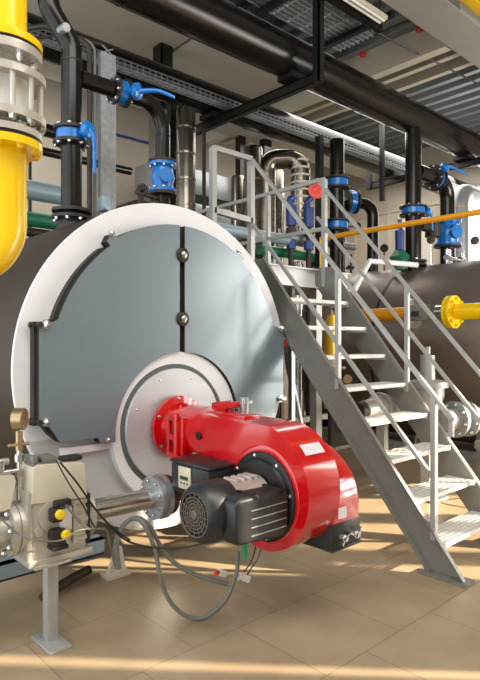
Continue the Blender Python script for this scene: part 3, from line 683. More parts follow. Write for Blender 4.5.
for sx, nm in ((SX0, 0), (SX1, 1)):
    ys = (2.06, 2.90) if nm == 0 else (2.06, 2.84)
    for y in ys: ST.part('rail_post', 'galvlight', lambda b: sq(b, (sx, y, nosez(y)-.07), (sx, y, rail_z(y)-.01), .037), smooth=False)
    def hr(b):
        P = [(sx, 1.93, .82), (sx, 1.93, 1.05), (sx, 1.96, rail_z(1.96))]
        sq(b, (sx, 1.93, .99), (sx, 1.93, 1.1), .029); sq(b, (sx, 1.92, 1.10), (sx, 3.90, rail_z(3.90)), .029)
        sq(b, (sx, 1.93, 1.0), (sx, 1.97, 1.0), .03)
    ST.part('handrail', 'galvlight', hr, smooth=False)
    ST.part('middle_rail', 'galvlight', lambda b: sq(b, (sx, 2.06, mid_z(2.06)+.2*nm), (sx, 3.90, mid_z(3.90)+.2*nm), .027), smooth=False)
# platform
PF = Thing('service_platform', (4.2, 4.5, 2.3), 'raised grey steel service platform between the two boilers with white edge channel', 'platform')
def deck(b):
    box(b, (SX0, 3.95, 2.355), (5.15, 7.6, 2.375))
PF.part('deck_plate', 'stairdark', deck, smooth=False)
def edge(b):
    box(b, (SX0-.03, 3.92, 2.19), (5.2, 3.935, 2.385)); box(b, (SX0-.03, 3.87, 2.375), (5.2, 3.935, 2.385)); box(b, (SX0-.03, 3.87, 2.19), (5.2, 3.935, 2.20))
    box(b, (5.18, 3.92, 2.19), (5.2, 7.6, 2.385)); box(b, (SX0-.03, 3.92, 2.19), (SX0-.015, 7.6, 2.385))
PF.part('edge_channel', 'white', edge, smooth=False)
for x, y in ((4.74, 3.99), (5.12, 7.4)): PF.part('leg', 'galvlight', lambda b: box(b, (x-.045, y-.045, 0), (x+.045, y+.045, 2.35)), smooth=False)
def rbk(b):
    box(b, (4.35, 3.98, 0), (4.40, 4.03, 2.2)); sq(b, (4.38, 4.0, 1.25), (4.66, 4.0, .3), .03)
PF.part('brace_post', 'galv', rbk, smooth=False)
for z0, z1, s_ in ((3.35, 3.35, .045), (2.80, 2.77, .05)):
    PF.part('guard_rail', 'galvlight', lambda b: sq(b, (3.254, 3.92, z0), (SX0, 3.92, z1), s_), smooth=False)
for x, z0 in ((3.254, 2.6), (SX0, 2.2)): PF.part('guard_post', 'galvlight', lambda b: sq(b, (x, 3.92, z0), (x, 3.92, 3.35), .05), smooth=False)
for z0 in (3.31, 2.80): PF.part('guard_rail', 'galvlight', lambda b: sq(b, (SX1, 3.80, z0), (SX1, 7.5, z0), .038), smooth=False)
for y in (3.80, 4.62, 6.0, 7.4): PF.part('guard_post', 'galvlight', lambda b: sq(b, (SX1, y, 2.2), (SX1, y, 3.31), .045), smooth=False)
PF.part('guard_post', 'galvlight', lambda b: sq(b, (3.40, 4.1, 2.6), (3.40, 4.1, 2.95), .03), smooth=False)
single('pipe_guard', 'white', lambda b: tube(b, [(5.6, 4.15, 2.2), (5.95, 4.15, 2.62), (6.7, 3.95, 2.62)], .035, 8), (5.6, 4.15, 2.2), 'bent white tube bracket beside the platform above the second boiler', 'bracket')

# ------------------------------------------------------------------ boiler 2
X2, Z2 = 8.7, 1.47
B2 = Thing('steam_boiler', (X2, 4, 0), 'second dark brown boiler barrel lying behind the staircase at right', 'boiler')
B2.part('shell', 'shell2', lambda b: lathe(b, (X2, 2.0, Z2), (0, 1, 0), [(0, .3), (0, 1.385), (.02, 1.4), (4.85, 1.4), (5.05, 1.2), (5.1, .3)], 96))
for y in (3.0, 5.05): B2.part('shell_band', 'shell', lambda b: annulus(b, (X2, y, Z2), (0, 1, 0), 1.399, 1.405, .05, 96))
B2.part('base_rail', 'galv', lambda b: [box(b, (X2+s-.06, 2.0, 0), (X2+s+.06, 7.0, .12)) for s in (-1, 1)] + [prism(b, [(X2-1.1, .1), (X2+1.1, .1), (X2+.95, .45), (X2, .08), (X2-.95, .45)], 'y', y, y+.03) for y in (2.3, 4.5, 6.6)], smooth=False)
def lugs(b):
    for y in (3.6, 4.35): box(b, (8.35, y, 2.80), (8.43, y+.05, 2.87))
B2.part('lifting_lug', 'white', lugs)

# ------------------------------------------------------------------ yellow gas riser at the left edge
GX, GY = .85, 2.34
Y = Thing('gas_riser', (GX, GY, 2.0), 'thick yellow gas pipe with silver flanged compensator at the left edge', 'pipe')
Y.part('upper_pipe', 'yellow', lambda b: (cyl(b, (GX, GY, 2.84), (GX, GY, 4.4), .092, 48), lathe(b, (GX, GY, 2.81), (0, 0, 1), [(0, .15), (.0, .152), (.028, .152), (.03, .10)], 64)))
ub = Y.part('upper_flange', 'alu', lambda b: (lathe(b, (GX, GY, 2.765), (0, 0, 1), [(0, .10), (.0, .15), (.033, .15), (.033, .1)], 64), lathe(b, (GX, GY, 2.70), (0, 0, 1), [(0, .10), (.07, .085)], 40)))
for z in (2.796, 2.438): Y.part('gasket', 'black', lambda b: annulus(b, (GX, GY, z), (0, 0, 1), .09, .146, .016, 64))
Y.part('compensator_body', 'whitep', lambda b: cyl(b, (GX, GY, 2.535), (GX, GY, 2.675), .115, 56), label='white cylindrical compensator body')
Y.part('tie_flange', 'alu', lambda b: lathe(b, (GX, GY, 2.672), (0, 0, 1), [(0, .11), (0, .165), (.03, .165), (.03, .11)], 64))
Y.part('tie_flange', 'alu', lambda b: lathe(b, (GX, GY, 2.508), (0, 0, 1), [(0, .11), (0, .165), (.03, .165), (.03, .11)], 64))
for i, p in enumerate(ring_pts((GX, GY, 2.53), (0, 0, 1), .146, 12, .15)): Y.part('tie_rod', 'alu', lambda b: cyl(b, p, p+V(0, 0, .15), .012, 12))
Y.bolts(ring_pts((GX, GY, 2.508), (0, 0, 1), .146, 12, .15), (0, 0, -1), .015, .024)
Y.part('lower_flange', 'alu', lambda b: (lathe(b, (GX, GY, 2.452), (0, 0, 1), [(0, .1), (0, .15), (.026, .15), (.026, .1)], 64), lathe(b, (GX, GY, 2.475), (0, 0, 1), [(0, .09), (.035, .11)], 40)))
Y.bolts(ring_pts((GX, GY, 2.765), (0, 0, 1), .128, 10, .3), (0, 0, -1), .013, .04)
Y.bolts(ring_pts((GX, GY, 2.478), (0, 0, 1), .128, 10, .3), (0, 0, 1), .012, .025)
Y.part('lower_pipe', 'yellow', lambda b: (lathe(b, (GX, GY, 2.406), (0, 0, 1), [(0, .1), (0, .152), (.03, .152), (.03, .1)], 64), tube(b, bend_path([(GX, GY, 2.42), (GX, GY, 1.945), (-2.45, GY, 1.945)], .17, 14), .092, 48)))
Y.bolts(ring_pts((GX, GY, 2.406), (0, 0, 1), .13, 10, .3), (0, 0, -1), .014, .018, m='yellow')
T = single('gas_header', 'yellow', lambda b: cyl(b, (-2.4, 1.97, 4.27), (13.1, 1.97, 4.27), .136, 40), (3, 1.95, 4.4), 'yellow overhead pipe cutting the top right corner of the view', 'pipe')

# ------------------------------------------------------------------ boiler 1 branch pipes with blue valves
def bfly(name, c, axis, r, lb, lever, grp='blue butterfly valves', lever_r=.02):
    c = Vector(c); ax = Vector(axis).normalized(); T = Thing(name, c, lb, 'valve', grp)
    for q in (-.075, .05): T.part('valve_flange', 'pipedull', lambda b: lathe(b, c+ax*q, ax, [(0, r), (0, r*1.75), (.025, r*1.75), (.025, r)], 40))
    T.part('valve_body', 'blue', lambda b: lathe(b, c-ax*.045, ax, [(0, r), (0, r*1.45), (.09, r*1.45), (.09, r)], 40))
    T.bolts(ring_pts(c-ax*.075, ax, r*1.5, 8, .2), -ax, .016, .025); T.bolts(ring_pts(c+ax*.075, ax, r*1.5, 8, .2), ax, .016, .025)
    s, h0, h1 = lever
    s = Vector(s).normalized(); hub = c+s*(r*1.45+.06)
    T.part('valve_hub', 'blue', lambda b: (cyl(b, c+s*r*1.4, hub, .035, 16), lathe(b, hub, s, [(-.03, .06), (0, .08), (.03, .08), (.045, .06)], 28)))
    T.part('lever', 'blue', lambda b: tube(b, smooth_path([hub+s*.03, hub+s*.05+Vector(h0), hub+s*.03+Vector(h1)], 6), [.026-.0008*k for k in range(13)], 10))
    return T
MX, EX, PY = 2.42, 3.43, 4.95
T = Thing('supply_pipe', (MX, PY, 2.7), 'thick black vertical pipe rising from the boiler top with an offset bend', 'pipe')
T.part('pipe_body', 'pipe', lambda b: tube(b, [(MX, PY, 2.80), (MX, PY, 2.9)] + bend_path([(MX, PY, 2.95), (MX, PY, 4.36), (MX-.22, PY, 4.62), (MX-.22, PY, 5.825), (MX-.22, PY+.75, 5.825)], .22, 8), .094, 36))
T.part('pipe_flange', 'pipedull', lambda b: (lathe(b, (MX, PY, 2.82), (0, 0, 1), [(0, .09), (0, .175), (.028, .175), (.028, .09)], 40), lathe(b, (MX, PY, 2.65), (0, 0, 1), [(0, .14), (.10, .12), (.11, .175), (.138, .175), (.138, .1)], 40)))
T.bolts(ring_pts((MX, PY, 2.76), (0, 0, 1), .15, 8, .1), (0, 0, -1), .018, .03)
T.part('side_plug', 'galv', lambda b: cyl(b, (MX-.13, PY-.05, 4.43), (MX-.13, PY-.17, 4.41), .04, 8))
T.part('weld_seam', 'rust', lambda b: [annulus(b, (MX, PY, 4.2), (0, 0, 1), .094, .098, .008, 36)])
T.place(BK, BL)
bfly('butterfly_valve', (MX, PY, 3.52), (0, 0, 1), .094, 'blue lever valve on the vertical black pipe at left', ((.3, -.95, .1), (.03, .0, -.10), (.05, .0, -.38))).place(BK, BL)
T = Thing('return_pipe', (EX, PY, 2.8), 'black side pipe bending down onto the boiler top with check valve', 'pipe')
T.part('pipe_body', 'pipe', lambda b: tube(b, bend_path([(MX+.08, PY, 4.08), (EX, PY, 4.08), (EX, PY, 2.75)], .26, 12), .077, 32))
T.part('weld_seam', 'black', lambda b: [annulus(b, (EX, PY, 3.76), (0, 0, 1), .077, .081, .008, 32)])
T.place(BK, BL)
bfly('butterfly_valve', (2.93, PY, 4.08), (1, 0, 0), .077, 'blue lever valve on the horizontal side pipe above the white rim', ((.5, -.85, -.1), (.14, -.08, .02), (.28, -.2, -.04))).place(BK, BL)
def checkv(name, c, r, lb, grp, h=.30):
    c = Vector(c); T = Thing(name, c, lb, 'valve', grp)
    T.part('valve_body', 'blue', lambda b: (lathe(b, c-V(0, 0, h/2), (0, 0, 1), [(0, r), (0, r*1.75), (.03, r*1.75), (.032, r*1.25), (h*.3, r*1.35), (h*.5, r*1.55), (h*.7, r*1.35), (h-.032, r*1.25), (h-.03, r*1.75), (h, r*1.75), (h, r)], 40), cyl(b, c-V(0, 0, 0), c+V(-.3, -.9, 0).normalized()*(r*1.75), r*.9, 20)))
    for z in (-h/2-.03, h/2+.004): T.part('pipe_flange', 'pipedull', lambda b: lathe(b, c+V(0, 0, z), (0, 0, 1), [(0, r), (0, r*1.78), (.025, r*1.78), (.025, r)], 40))
    T.bolts(ring_pts(c+V(0, 0, h/2-.031), (0, 0, 1), r*1.5, 8, .3), (0, 0, -1), .015, .022); T.bolts(ring_pts(c-V(0, 0, h/2-.031), (0, 0, 1), r*1.5, 8, .3), (0, 0, 1), .015, .022)
    return T
checkv('check_valve', (EX, PY, 3.33), .083, 'bright blue check valve above the white rim of the first boiler', 'blue check valves').place(BK, BL)
def hw(name, c, r, lb, m='black', grp=None, ax=(-.67, -.74, 0), stem=None):
    c = Vector(c)
    def f(b):
        lathe(b, c, ax, [(-.012, r*.55), (-.012, r), (.012, r), (.012, r*.55)], 24); lathe(b, c, ax, [(-.04, r*.2), (-.01, r*.6), (.02, r*.5), (.03, .01)], 16)
        if stem: cyl(b, c, Vector(stem), .012, 8)
    single(name, m, f, c, lb, 'handwheel', grp)
hw('handwheel', (2.63, 4.09, 2.905), .047, 'small black handwheel on a stem left of the blue check valve', stem=(2.63, 4.09, 2.6))
single('drain_valve', 'rust', lambda b: (cyl(b, (2.69, 4.21, 2.60), (2.69, 4.21, 2.94), .026, 12), cyl(b, (2.62, 4.17, 2.9), (2.92, 4.26, 2.9), .017, 10)), (2.69, 4.21, 2.6), 'thin rusty bypass pipe beside the check valve', 'pipe')
single('sensor_box', 'lblue', lambda b: (box(b, (2.29, 4.15, 2.69), (2.37, 4.23, 2.81), .01), cyl(b, (2.32, 4.14, 2.71), (2.31, 4.11, 2.71), .018, 10), cyl(b, (2.33, 4.19, 2.6), (2.33, 4.19, 2.7), .01, 8)), (2.33, 4.19, 2.6), 'small grey sensor box between the black pipe and metal tray', 'sensor')
T = Thing('cable_riser', (2.78, 5.05, 2.9), 'tall galvanised vertical cable tray with cables bending over its top', 'cable tray')
def cr(b):
    box(b, (2.74, 4.98, 2.7), (2.90, 4.99, 4.43)); box(b, (2.74, 4.98, 2.7), (2.745, 5.05, 4.43)); box(b, (2.895, 4.98, 2.7), (2.90, 5.05, 4.43))
T.part('tray', 'galv', cr, smooth=False)
for k, x in enumerate((2.66, 2.715, 2.88)):
    T.part('cable', 'pipedull' if k != 1 else 'rubber', lambda b: tube(b, [(x, 5.06, 2.7)] + bend_path([(x, 5.06, 2.9), (x, 5.06, 4.50+.02*k), (x-.35, 5.25, 4.62), (x-.6, 5.6, 4.62)], .12), .026 if k == 0 else .016, 10))
T.part('rung', 'galv', lambda b: (sq(b, (2.76, 5.0, 4.43), (2.88, 5.0, 4.5), .008), sq(b, (2.88, 5.0, 4.43), (2.76, 5.0, 4.5), .008)))

# left background bits seen between the yellow riser and the black pipe
T = Thing('rear_pipe', (2.2, 6.6, 3.3), 'pale silver horizontal pipe behind the thick black vertical pipe', 'pipe')
T.part('pipe_body', 'lblue', lambda b: cyl(b, (-2.4, 6.6, 3.40), (3.2, 6.6, 3.40), .115, 28))
T.part('hose_band', 'galv', lambda b: annulus(b, (2.35, 6.6, 3.40), (1, 0, 0), .115, .122, .03, 28))
single('rear_pipe', 'pipe', lambda b: (cyl(b, (-2.4, 6.5, 3.85), (4.0, 6.5, 3.85), .05, 16), cyl(b, (1.9, 6.5, 3.85), (1.96, 6.5, 3.85), .10, 20), cyl(b, (2.2, 6.5, 3.85), (2.24, 6.5, 3.85), .10, 20)), (2.2, 6.5, 3.85), 'thin black flanged pipe behind the compensator', 'pipe')
single('rear_pipe', 'pipe', lambda b: cyl(b, (-2.4, 6.7, 4.18), (3.4, 6.7, 4.18), .08, 20), (2.2, 6.7, 4.18), 'black horizontal pipe above the thin flanged one at left', 'pipe')
single('rear_pipe', 'green', lambda b: cyl(b, (-2.4, 6.8, 3.1), (3.2, 6.8, 3.1), .09, 20), (2.2, 6.8, 3.1), 'dark green pipe below the pale silver one at left', 'pipe')
single('rear_pipe', 'pipedull', lambda b: (cyl(b, (2.05, 6.3, 2.5), (2.05, 6.3, 4.1), .045, 14), cyl(b, (1.4, 6.35, 2.86), (3.3, 6.35, 2.86), .05, 14)), (2, 6.3, 2.6), 'dark grey vertical pipe with crosspiece behind the yellow riser', 'pipe')
single('rear_pipe', 'whitep', lambda b: (cyl(b, (2.03, 6.1, 2.55), (2.03, 6.1, 3.15), .035, 12), cyl(b, (1.85, 6.1, 3.1), (2.3, 6.1, 3.1), .03, 12)), (2.03, 6.1, 2.6), 'small white tee pipe above the boiler shoulder', 'pipe')
single('brass_valve', 'brass', lambda b: (cyl(b, (1.98, 6.2, 3.55), (1.98, 6.2, 3.75), .03, 8), cyl(b, (1.92, 6.2, 3.64), (2.05, 6.2, 3.64), .02, 8), tube(b, smooth_path([(1.98, 6.2, 3.55), (1.99, 6.25, 3.35), (1.7, 6.3, 3.25)]), .018, 8)), (1.98, 6.2, 3.5), 'tiny brass valve behind the lower yellow pipe', 'valve')
cable('thin_hose', [(2.3, 6.0, 4.0), (2.25, 6.0, 3.6), (2.32, 6.0, 3.3), (2.22, 6.0, 2.62)], .008, 'whitep', 'thin white capillary hose left of the thick black pipe', 'hose')
cable('thin_hose', [(2.12, 6.0, 3.9), (2.2, 6.0, 3.5), (2.12, 6.0, 3.2), (2.2, 6.0, 2.62)], .008, 'rubber', 'thin grey capillary hose left of the white one', 'hose')
single('pipe_rack', 'black', lambda b: (box(b, (1.2, 7.3, 4.4), (3.6, 7.36, 4.44)), box(b, (2.15, 7.3, 2.5), (2.2, 7.36, 5.5)), box(b, (3.0, 7.3, 2.5), (3.02, 7.36, 4.4))), (2.2, 7.3, 2.5), 'thin dark steel frame behind the pipes at left', 'frame')

# ------------------------------------------------------------------ boiler 2 branch pipes
T = Thing('supply_pipe', (8.29, 4.95, 2.8), 'black vertical pipe dropping from the largest overhead pipe to the second boiler', 'pipe')
T.part('pipe_body', 'pipe', lambda b: cyl(b, (8.29, 4.95, 2.75), (8.29, 4.95, 5.02), .125, 32))
for z in (2.84, 2.90): T.part('pipe_flange', 'pipedull', lambda b: lathe(b, (8.29, 4.95, z), (0, 0, 1), [(0, .12), (0, .21), (.03, .21), (.03, .12)], 36))
T.bolts(ring_pts((8.29, 4.95, 2.93), (0, 0, 1), .18, 8), (0, 0, 1), .02, .03)
bfly('butterfly_valve', (8.29, 4.95, 3.72), (0, 0, 1), .125, 'blue valve on the tall black pipe behind the yellow diagonal pipe', ((.9, -.45, 0), (.06, .0, -.02), (.14, .0, -.28)))
T = Thing('return_pipe', (9.44, 4.95, 2.8), 'black elbow pipe right of the tall black pipe at right', 'pipe')
T.part('pipe_body', 'pipe', lambda b: tube(b, bend_path([(8.4, 4.95, 4.38), (9.40, 4.95, 4.38), (9.40, 4.95, 2.75)], .3, 12), .125, 28))
bfly('butterfly_valve', (8.95, 4.95, 4.38), (1, 0, 0), .12, 'blue lever valve on the upper right elbow pipe', ((-.1, -.8, .5), (.12, -.02, .0), (.62, -.05, -.02)))
checkv('check_valve', (9.40, 4.95, 3.50), .13, 'bright blue check valve at right in front of the window', 'blue check valves', .42)
single('balance_valve', 'pipedull', lambda b: (cyl(b, (8.4, 4.9, 3.50), (8.95, 4.9, 3.50), .08, 20), cyl(b, (8.8, 4.9, 3.36), (8.8, 4.9, 3.66), .12, 20)), (8.8, 4.9, 3.3), 'round dark valve body below the elbow at right', 'valve')
for (x, y, z, lb) in ((8.55, 4.79, 3.27, 'dark round gauge between the tall black pipe and blue check valve'), (8.59, 4.08, 3.17, 'dark round gauge on a stem at the right edge')):
    T = Thing('dial_gauge', (x, y, 2.83), lb, 'gauge', 'dial gauges on the second boiler')
    T.part('stem', 'chrome', lambda b: cyl(b, (x, y, 2.80), (x, y, z-.05), .012, 8)); T.part('gauge_case', 'rust', lambda b: lathe(b, (x, y, z), (-.77, -.64, 0), [(-.03, .06), (.02, .065), (.03, .05)], 24))
T = Thing('safety_valve', (8.1, 5.0, 2.8), 'slim navy actuator on a green valve body atop the second boiler', 'valve')
T.part('actuator', 'navy', lambda b: lathe(b, (7.93, 4.97, 3.06), (0, 0, 1), [(0, .07), (.3, .075), (.33, .04), (.48, .03)], 20)); T.part('valve_body', 'green', lambda b: (lathe(b, (7.93, 4.97, 2.75), (0, 0, 1), [(0, .12), (.12, .12), (.2, .16), (.3, .08)], 20)))
def clutter(cx, cy, z0, lb, k, n=8, w_=.5, h=.5, zb=None):
    rnd = random.Random(k)
    def f(b):
        for i in range(n):
            x = cx+rnd.uniform(-w_, w_); z = z0+rnd.uniform(0, h*.4); y = cy+rnd.uniform(-.15, .15)
            cyl(b, (x, y, z0 if zb is None else zb), (x, y, z0+rnd.uniform(.3, 1)*h), rnd.uniform(.012, .035), 10)
            r = rnd.uniform(.04, .075); cyl(b, (x-r, y, z0+h*.5), (x+r, y, z0+h*.5), rnd.uniform(.03, .06), 12)
        cyl(b, (cx-w_, cy, z0+h*.5), (cx+w_, cy, z0+h*.5), .028, 12)
    single('valve_manifold', ['chrome', 'pipedull', 'galv'][k % 3], f, (cx, cy, z0), lb, 'valve manifold')
clutter(8.95, 4.6, 2.80, 'small chrome valve manifold on the second boiler top near the window', 0, 7, .30, .35)
clutter(8.35, 6.6, 2.70, 'dark valve manifold behind the second boiler left of its tall pipe', 1, 10, .55, .6)

# ------------------------------------------------------------------ yellow pipes at the right
single('gas_branch', 'orange', lambda b: cyl(b, (5.6, -1.45, 2.92), (5.6, 4.62, 2.92), .03, 16), (5.6, 5, 2.92), 'thin amber pipe sloping across in front of the far valves', 'pipe')
single('gas_drop', 'yellow', lambda b: cyl(b, (5.6, 4.62, 2.4), (5.6, 4.62, 2.93), .03, 12), (5.6, 4.62, 2.4), 'short yellow vertical pipe just left of the upper right stair post', 'pipe')
T = Thing('gas_line', (6.3, 4, 1.97), 'yellow horizontal gas pipe across the second boiler with round flange', 'pipe')
T.part('near_pipe', 'yellow', lambda b: (cyl(b, (6.3, -1.45, 1.975), (6.3, 3.20, 1.975), .092, 32),))
fl = T.part('pipe_flange', 'yellow', lambda b: lathe(b, (6.3, 3.30, 1.975), (0, -1, 0), [(0, .09), (0, .19), (.035, .19), (.04, .15), (.045, .19), (.08, .19), (.09, .1)], 40))
T.bolts(ring_pts((6.3, 3.21, 1.975), (0, -1, 0), .155, 8), (0, -1, 0), .018, .03, m='yellow', parent=fl)
T.part('far_pipe', 'orange', lambda b: tube(b, bend_path([(6.3, 3.75, 1.975), (6.3, 5.05, 1.975), (6.3, 5.05, .7)], .16, 10), .082, 28))
T = Thing('solenoid_valve', (6.3, 3.6, 1.95), 'grey rectangular valve actuator in line with the yellow gas pipe', 'valve')
T.part('actuator_box', 'stairdark', lambda b: box(b, (6.12, 3.48, 1.88), (6.40, 3.76, 2.07), .01))
T.part('window_slot', 'ink', lambda b: box(b, (6.112, 3.58, 1.93), (6.12, 3.68, 1.99)))
T.part('pipe_flange', 'chrome', lambda b: (lathe(b, (6.3, 3.78, 1.975), (0, -1, 0), [(0, .08), (0, .19), (.04, .19), (.05, .1), (.16, .09)], 24), cyl(b, (6.3, 3.3, 1.975), (6.3, 3.45, 1.975), .085, 24)))
T = Thing('yellow_standpipe', (4.85, 3.75, 0), 'yellow vertical gas pipe under the stairs with small brass fittings', 'pipe')
T.part('pipe_body', 'yellow', lambda b: cyl(b, (4.95, 3.95, 1.30), (4.95, 3.95, 1.92), .045, 20)); T.part('hose_section', 'pipedull', lambda b: cyl(b, (4.95, 3.95, .0), (4.95, 3.95, 1.30), .04, 16))
T.part('vent_stub', 'brass', lambda b: cyl(b, (4.95, 3.95, 1.90), (4.95, 3.95, 2.02), .02, 8))
T.part('gauge_cock', 'brass', lambda b: (cyl(b, (4.9, 3.9, 1.34), (5.12, 3.9, 1.34), .02, 8), lathe(b, (5.14, 3.88, 1.22), (-.67, -.74, 0), [(0, .05), (.03, .05)], 16)))
T.part('tag', 'label', lambda b: cyl(b, (4.95, 3.93, 1.38), (4.95, 3.93, 1.46), .05, 16))
single('safety_plug', 'redd', lambda b: lathe(b, (4.55, 4.3, 1.62), (-.67, -.74, 0), [(0, .04), (.03, .045), (.05, .02)], 14), (4.55, 4.3, 1.6), 'tiny red knob seen under the top treads', 'knob')

# equipment on the floor behind the staircase
T = Thing('relief_valve', (5.5, 3.12, 0), 'pale grey valve with round bonnet on a stand behind the handrail end', 'valve')
T.part('bonnet', 'galvlight', lambda b: lathe(b, (5.5, 3.12, 1.16), (0, 0, 1), [(0, .20), (.0, .21), (.06, .21), (.07, .16), (.08, .08), (.33, .075), (.34, .03), (.42, .03)], 36))
T.part('valve_body', 'galvlight', lambda b: (lathe(b, (5.5, 3.12, .62), (0, 0, 1), [(0, .10), (.15, .13), (.3, .12), (.45, .17), (.54, .17)], 28)))
T.part('stand', 'galv', lambda b: (box(b, (5.45, 3.07, 0), (5.55, 3.17, .62)), box(b, (5.35, 2.97, 0), (5.65, 3.27, .02))))
T = Thing('feed_pipe', (6.0, 3.0, .78), 'pale thick pipe with double flange at the right edge', 'pipe')
T.part('pipe_body', 'galvlight', lambda b: cyl(b, (5.55, 2.98, .82), (7.35, 2.62, .78), .115, 32))
ax = Vector((1.8, -.36, -.04)).normalized()
for s in (5.72, 5.90): 
    c = V(5.55, 2.98, .82)+ax*(s-5.55)
    fl = T.part('pipe_flange', 'galv', lambda b: lathe(b, c, ax, [(0, .11), (0, .19), (.035, .19), (.035, .11)], 36))
    T.bolts(ring_pts(c, ax, .16, 8, .2), -ax, .018, .03, parent=fl)
T.part('saddle', 'stairdark', lambda b: [box(b, (6.25, 2.75, 0), (6.33, 2.95, .70)), box(b, (5.95, 2.75, .5), (6.9, 2.83, .58))])
T = Thing('circulation_pump', (5.2, 3.4, .5), 'grey circulation pump lying behind the middle treads', 'pump')
T.part('pump_motor', 'alu', lambda b: lathe(b, (4.95, 3.55, .92), (1, 0, 0), [(0, .05), (.02, .10), (.18, .11), (.22, .13), (.30, .13)], 28))
T.part('pump_body', 'galvlight', lambda b: (lathe(b, (5.25, 3.55, .92), (1, 0, 0), [(0, .16), (.03, .17), (.12, .15), (.2, .08), (.45, .08)], 28), box(b, (5.28, 3.5, .0), (5.36, 3.6, .8))))
T.part('end_cap', 'pipedull', lambda b: lathe(b, (4.87, 3.55, .92), (1, 0, 0), [(0, .03), (.02, .08), (.09, .09)], 20))
single('floor_frame', 'stairdark', lambda b: (box(b, (4.3, 4.4, .0), (4.36, 4.46, .75)), box(b, (4.3, 4.4, .70), (6.3, 4.46, .76)), box(b, (6.24, 4.4, 0), (6.3, 4.46, .7)), box(b, (4.36, 4.4, .3), (6.3, 4.44, .34))), (4.3, 4.4, 0), 'low grey steel frame on the floor under the platform', 'frame')
single('floor_cable', 'blackc', lambda b: tube(b, smooth_path([(5.6, 2.2, .01), (5.9, 2.35, .30), (6.2, 2.3, .4), (6.8, 2.1, .35)]), .012, 8), (5.9, 2.3, 0), 'black cable in front of the pale thick pipe at right', 'cable')

# ------------------------------------------------------------------ far background between the boilers
def duct(name, x, y, z0, z1, r, lb, bands=4, m='chromeduct', grp=None):
    T = Thing(name, (x, y, z0), lb, 'duct', grp)
    T.part('cladding', m, lambda b: lathe(b, (x, y, z0), (0, 0, 1), [(0, r), (z1-z0-.04, r), (z1-z0, r*.9)], 32))
    for k in range(bands):
        z = z0+(z1-z0)*(k+.7)/(bands+.5); T.part('seam_band', m, lambda b: annulus(b, (x, y, z), (0, 0, 1), r, r+.008, .025, 32))
duct('exhaust_duct', 4.82, 6.4, 2.9, 4.85, .135, 'polished vertical steel duct left of the platform railing', 5)
duct('steam_drum', 7.25, 8.0, 0, 4.72, .13, 'shiny cylinder behind the platform guard rail, left one of three', 2, grp='shiny cylinders behind the railing')
duct('steam_drum', 7.52, 7.85, 0, 4.74, .12, 'shiny cylinder behind the platform guard rail, middle one of three', 2, grp='shiny cylinders behind the railing')
duct('steam_drum', 7.95, 7.7, 0, 4.9, .16, 'shiny cylinder behind the platform guard rail, right one of three', 2, grp='shiny cylinders behind the railing')
T = Thing('expansion_pipe', (7.1, 6.4, 3.2), 'polished flexible duct bent in an arch right of the railing posts', 'duct')
T.part('cladding', 'chromeduct', lambda b: tube(b, bend_path([(6.75, 6.75, 3.0), (6.75, 6.75, 4.64), (7.15, 6.35, 4.64), (7.15, 6.35, 3.3)], .2, 12), .16, 24))
T.part('hatch', 'beamcream', lambda b: [annulus(b, (7.15, 6.35, 3.5+.12*k), (0, 0, 1), .159, .17, .03, 24) for k in range(10)])
duct('exhaust_duct', 6.5, 6.8, 2.4, 4.8, .15, 'dark shiny duct beside the arched flexible duct', 3)
single('rear_column', 'black', lambda b: box(b, (7.95, 8.7, 0), (8.1, 8.85, 6.4)), (8, 8.7, 0), 'slim black steel column behind the guard rail, nearer the corner post', 'column')
single('rear_column', 'black', lambda b: box(b, (8.45, 8.5, 0), (8.66, 8.65, 6.4)), (8.5, 8.5, 0), 'thick black steel column right of the first railing corner', 'column')
single('rear_column', 'black', lambda b: box(b, (4.72, 6.62, 2.6), (4.84, 6.72, 5.0)), (4.78, 6.6, 2.6), 'black steel column left of the polished duct', 'column')
single('rear_column', 'black', lambda b: box(b, (5.32, 6.62, 2.6), (5.36, 6.66, 5.0)), (5.3, 6.6, 2.6), 'thin black steel upright right of the polished duct', 'column')
single('rear_pipe', 'lblue', lambda b: (cyl(b, (4.9, 6.15, 3.21), (6.6, 6.15, 3.21), .085, 24),), (5.5, 6.15, 3.2), 'pale blue horizontal pipe behind the guard posts', 'pipe')
single('rear_pipe', 'galv', lambda b: (cyl(b, (6.6, 6.15, 3.26), (7.0, 6.15, 3.26), .11, 24), cyl(b, (6.85, 6.15, 3.26), (8.2, 6.05, 3.26), .06, 16)), (6.8, 6.15, 3.2), 'grey fitting at the end of the pale blue pipe', 'pipe')
single('rear_pipe', 'green', lambda b: (cyl(b, (6.2, 6.35, 3.05), (8.0, 6.35, 3.05), .08, 20),), (6.8, 6.35, 3.05), 'green horizontal pipe behind the stair rails', 'pipe')
T = Thing('rear_pipe', (7.59, 5.94, 3), 'black vertical pipe with two blue valves behind the upper stair post', 'pipe')
T.part('pipe_body', 'pipe', lambda b: cyl(b, (7.59, 5.94, 2.7), (7.59, 5.94, 4.95), .12, 28))
for z in (4.24, 3.54):
    T.part('valve_body', 'blue', lambda b: lathe(b, (7.59, 5.94, z-.05), (0, 0, 1), [(0, .12), (0, .18), (.10, .18), (.10, .12)], 28))
    for dz in (-.09, .06): T.part('pipe_flange', 'pipedull', lambda b: lathe(b, (7.59, 5.94, z+dz), (0, 0, 1), [(0, .12), (0, .21), (.03, .21), (.03, .12)], 28))
single('rear_column', 'black', lambda b: box(b, (7.2, 5.98, 2.7), (7.3, 6.08, 4.95)), (7.2, 6, 2.7), 'narrow black upright left of the black pipe with two blue valves', 'column')
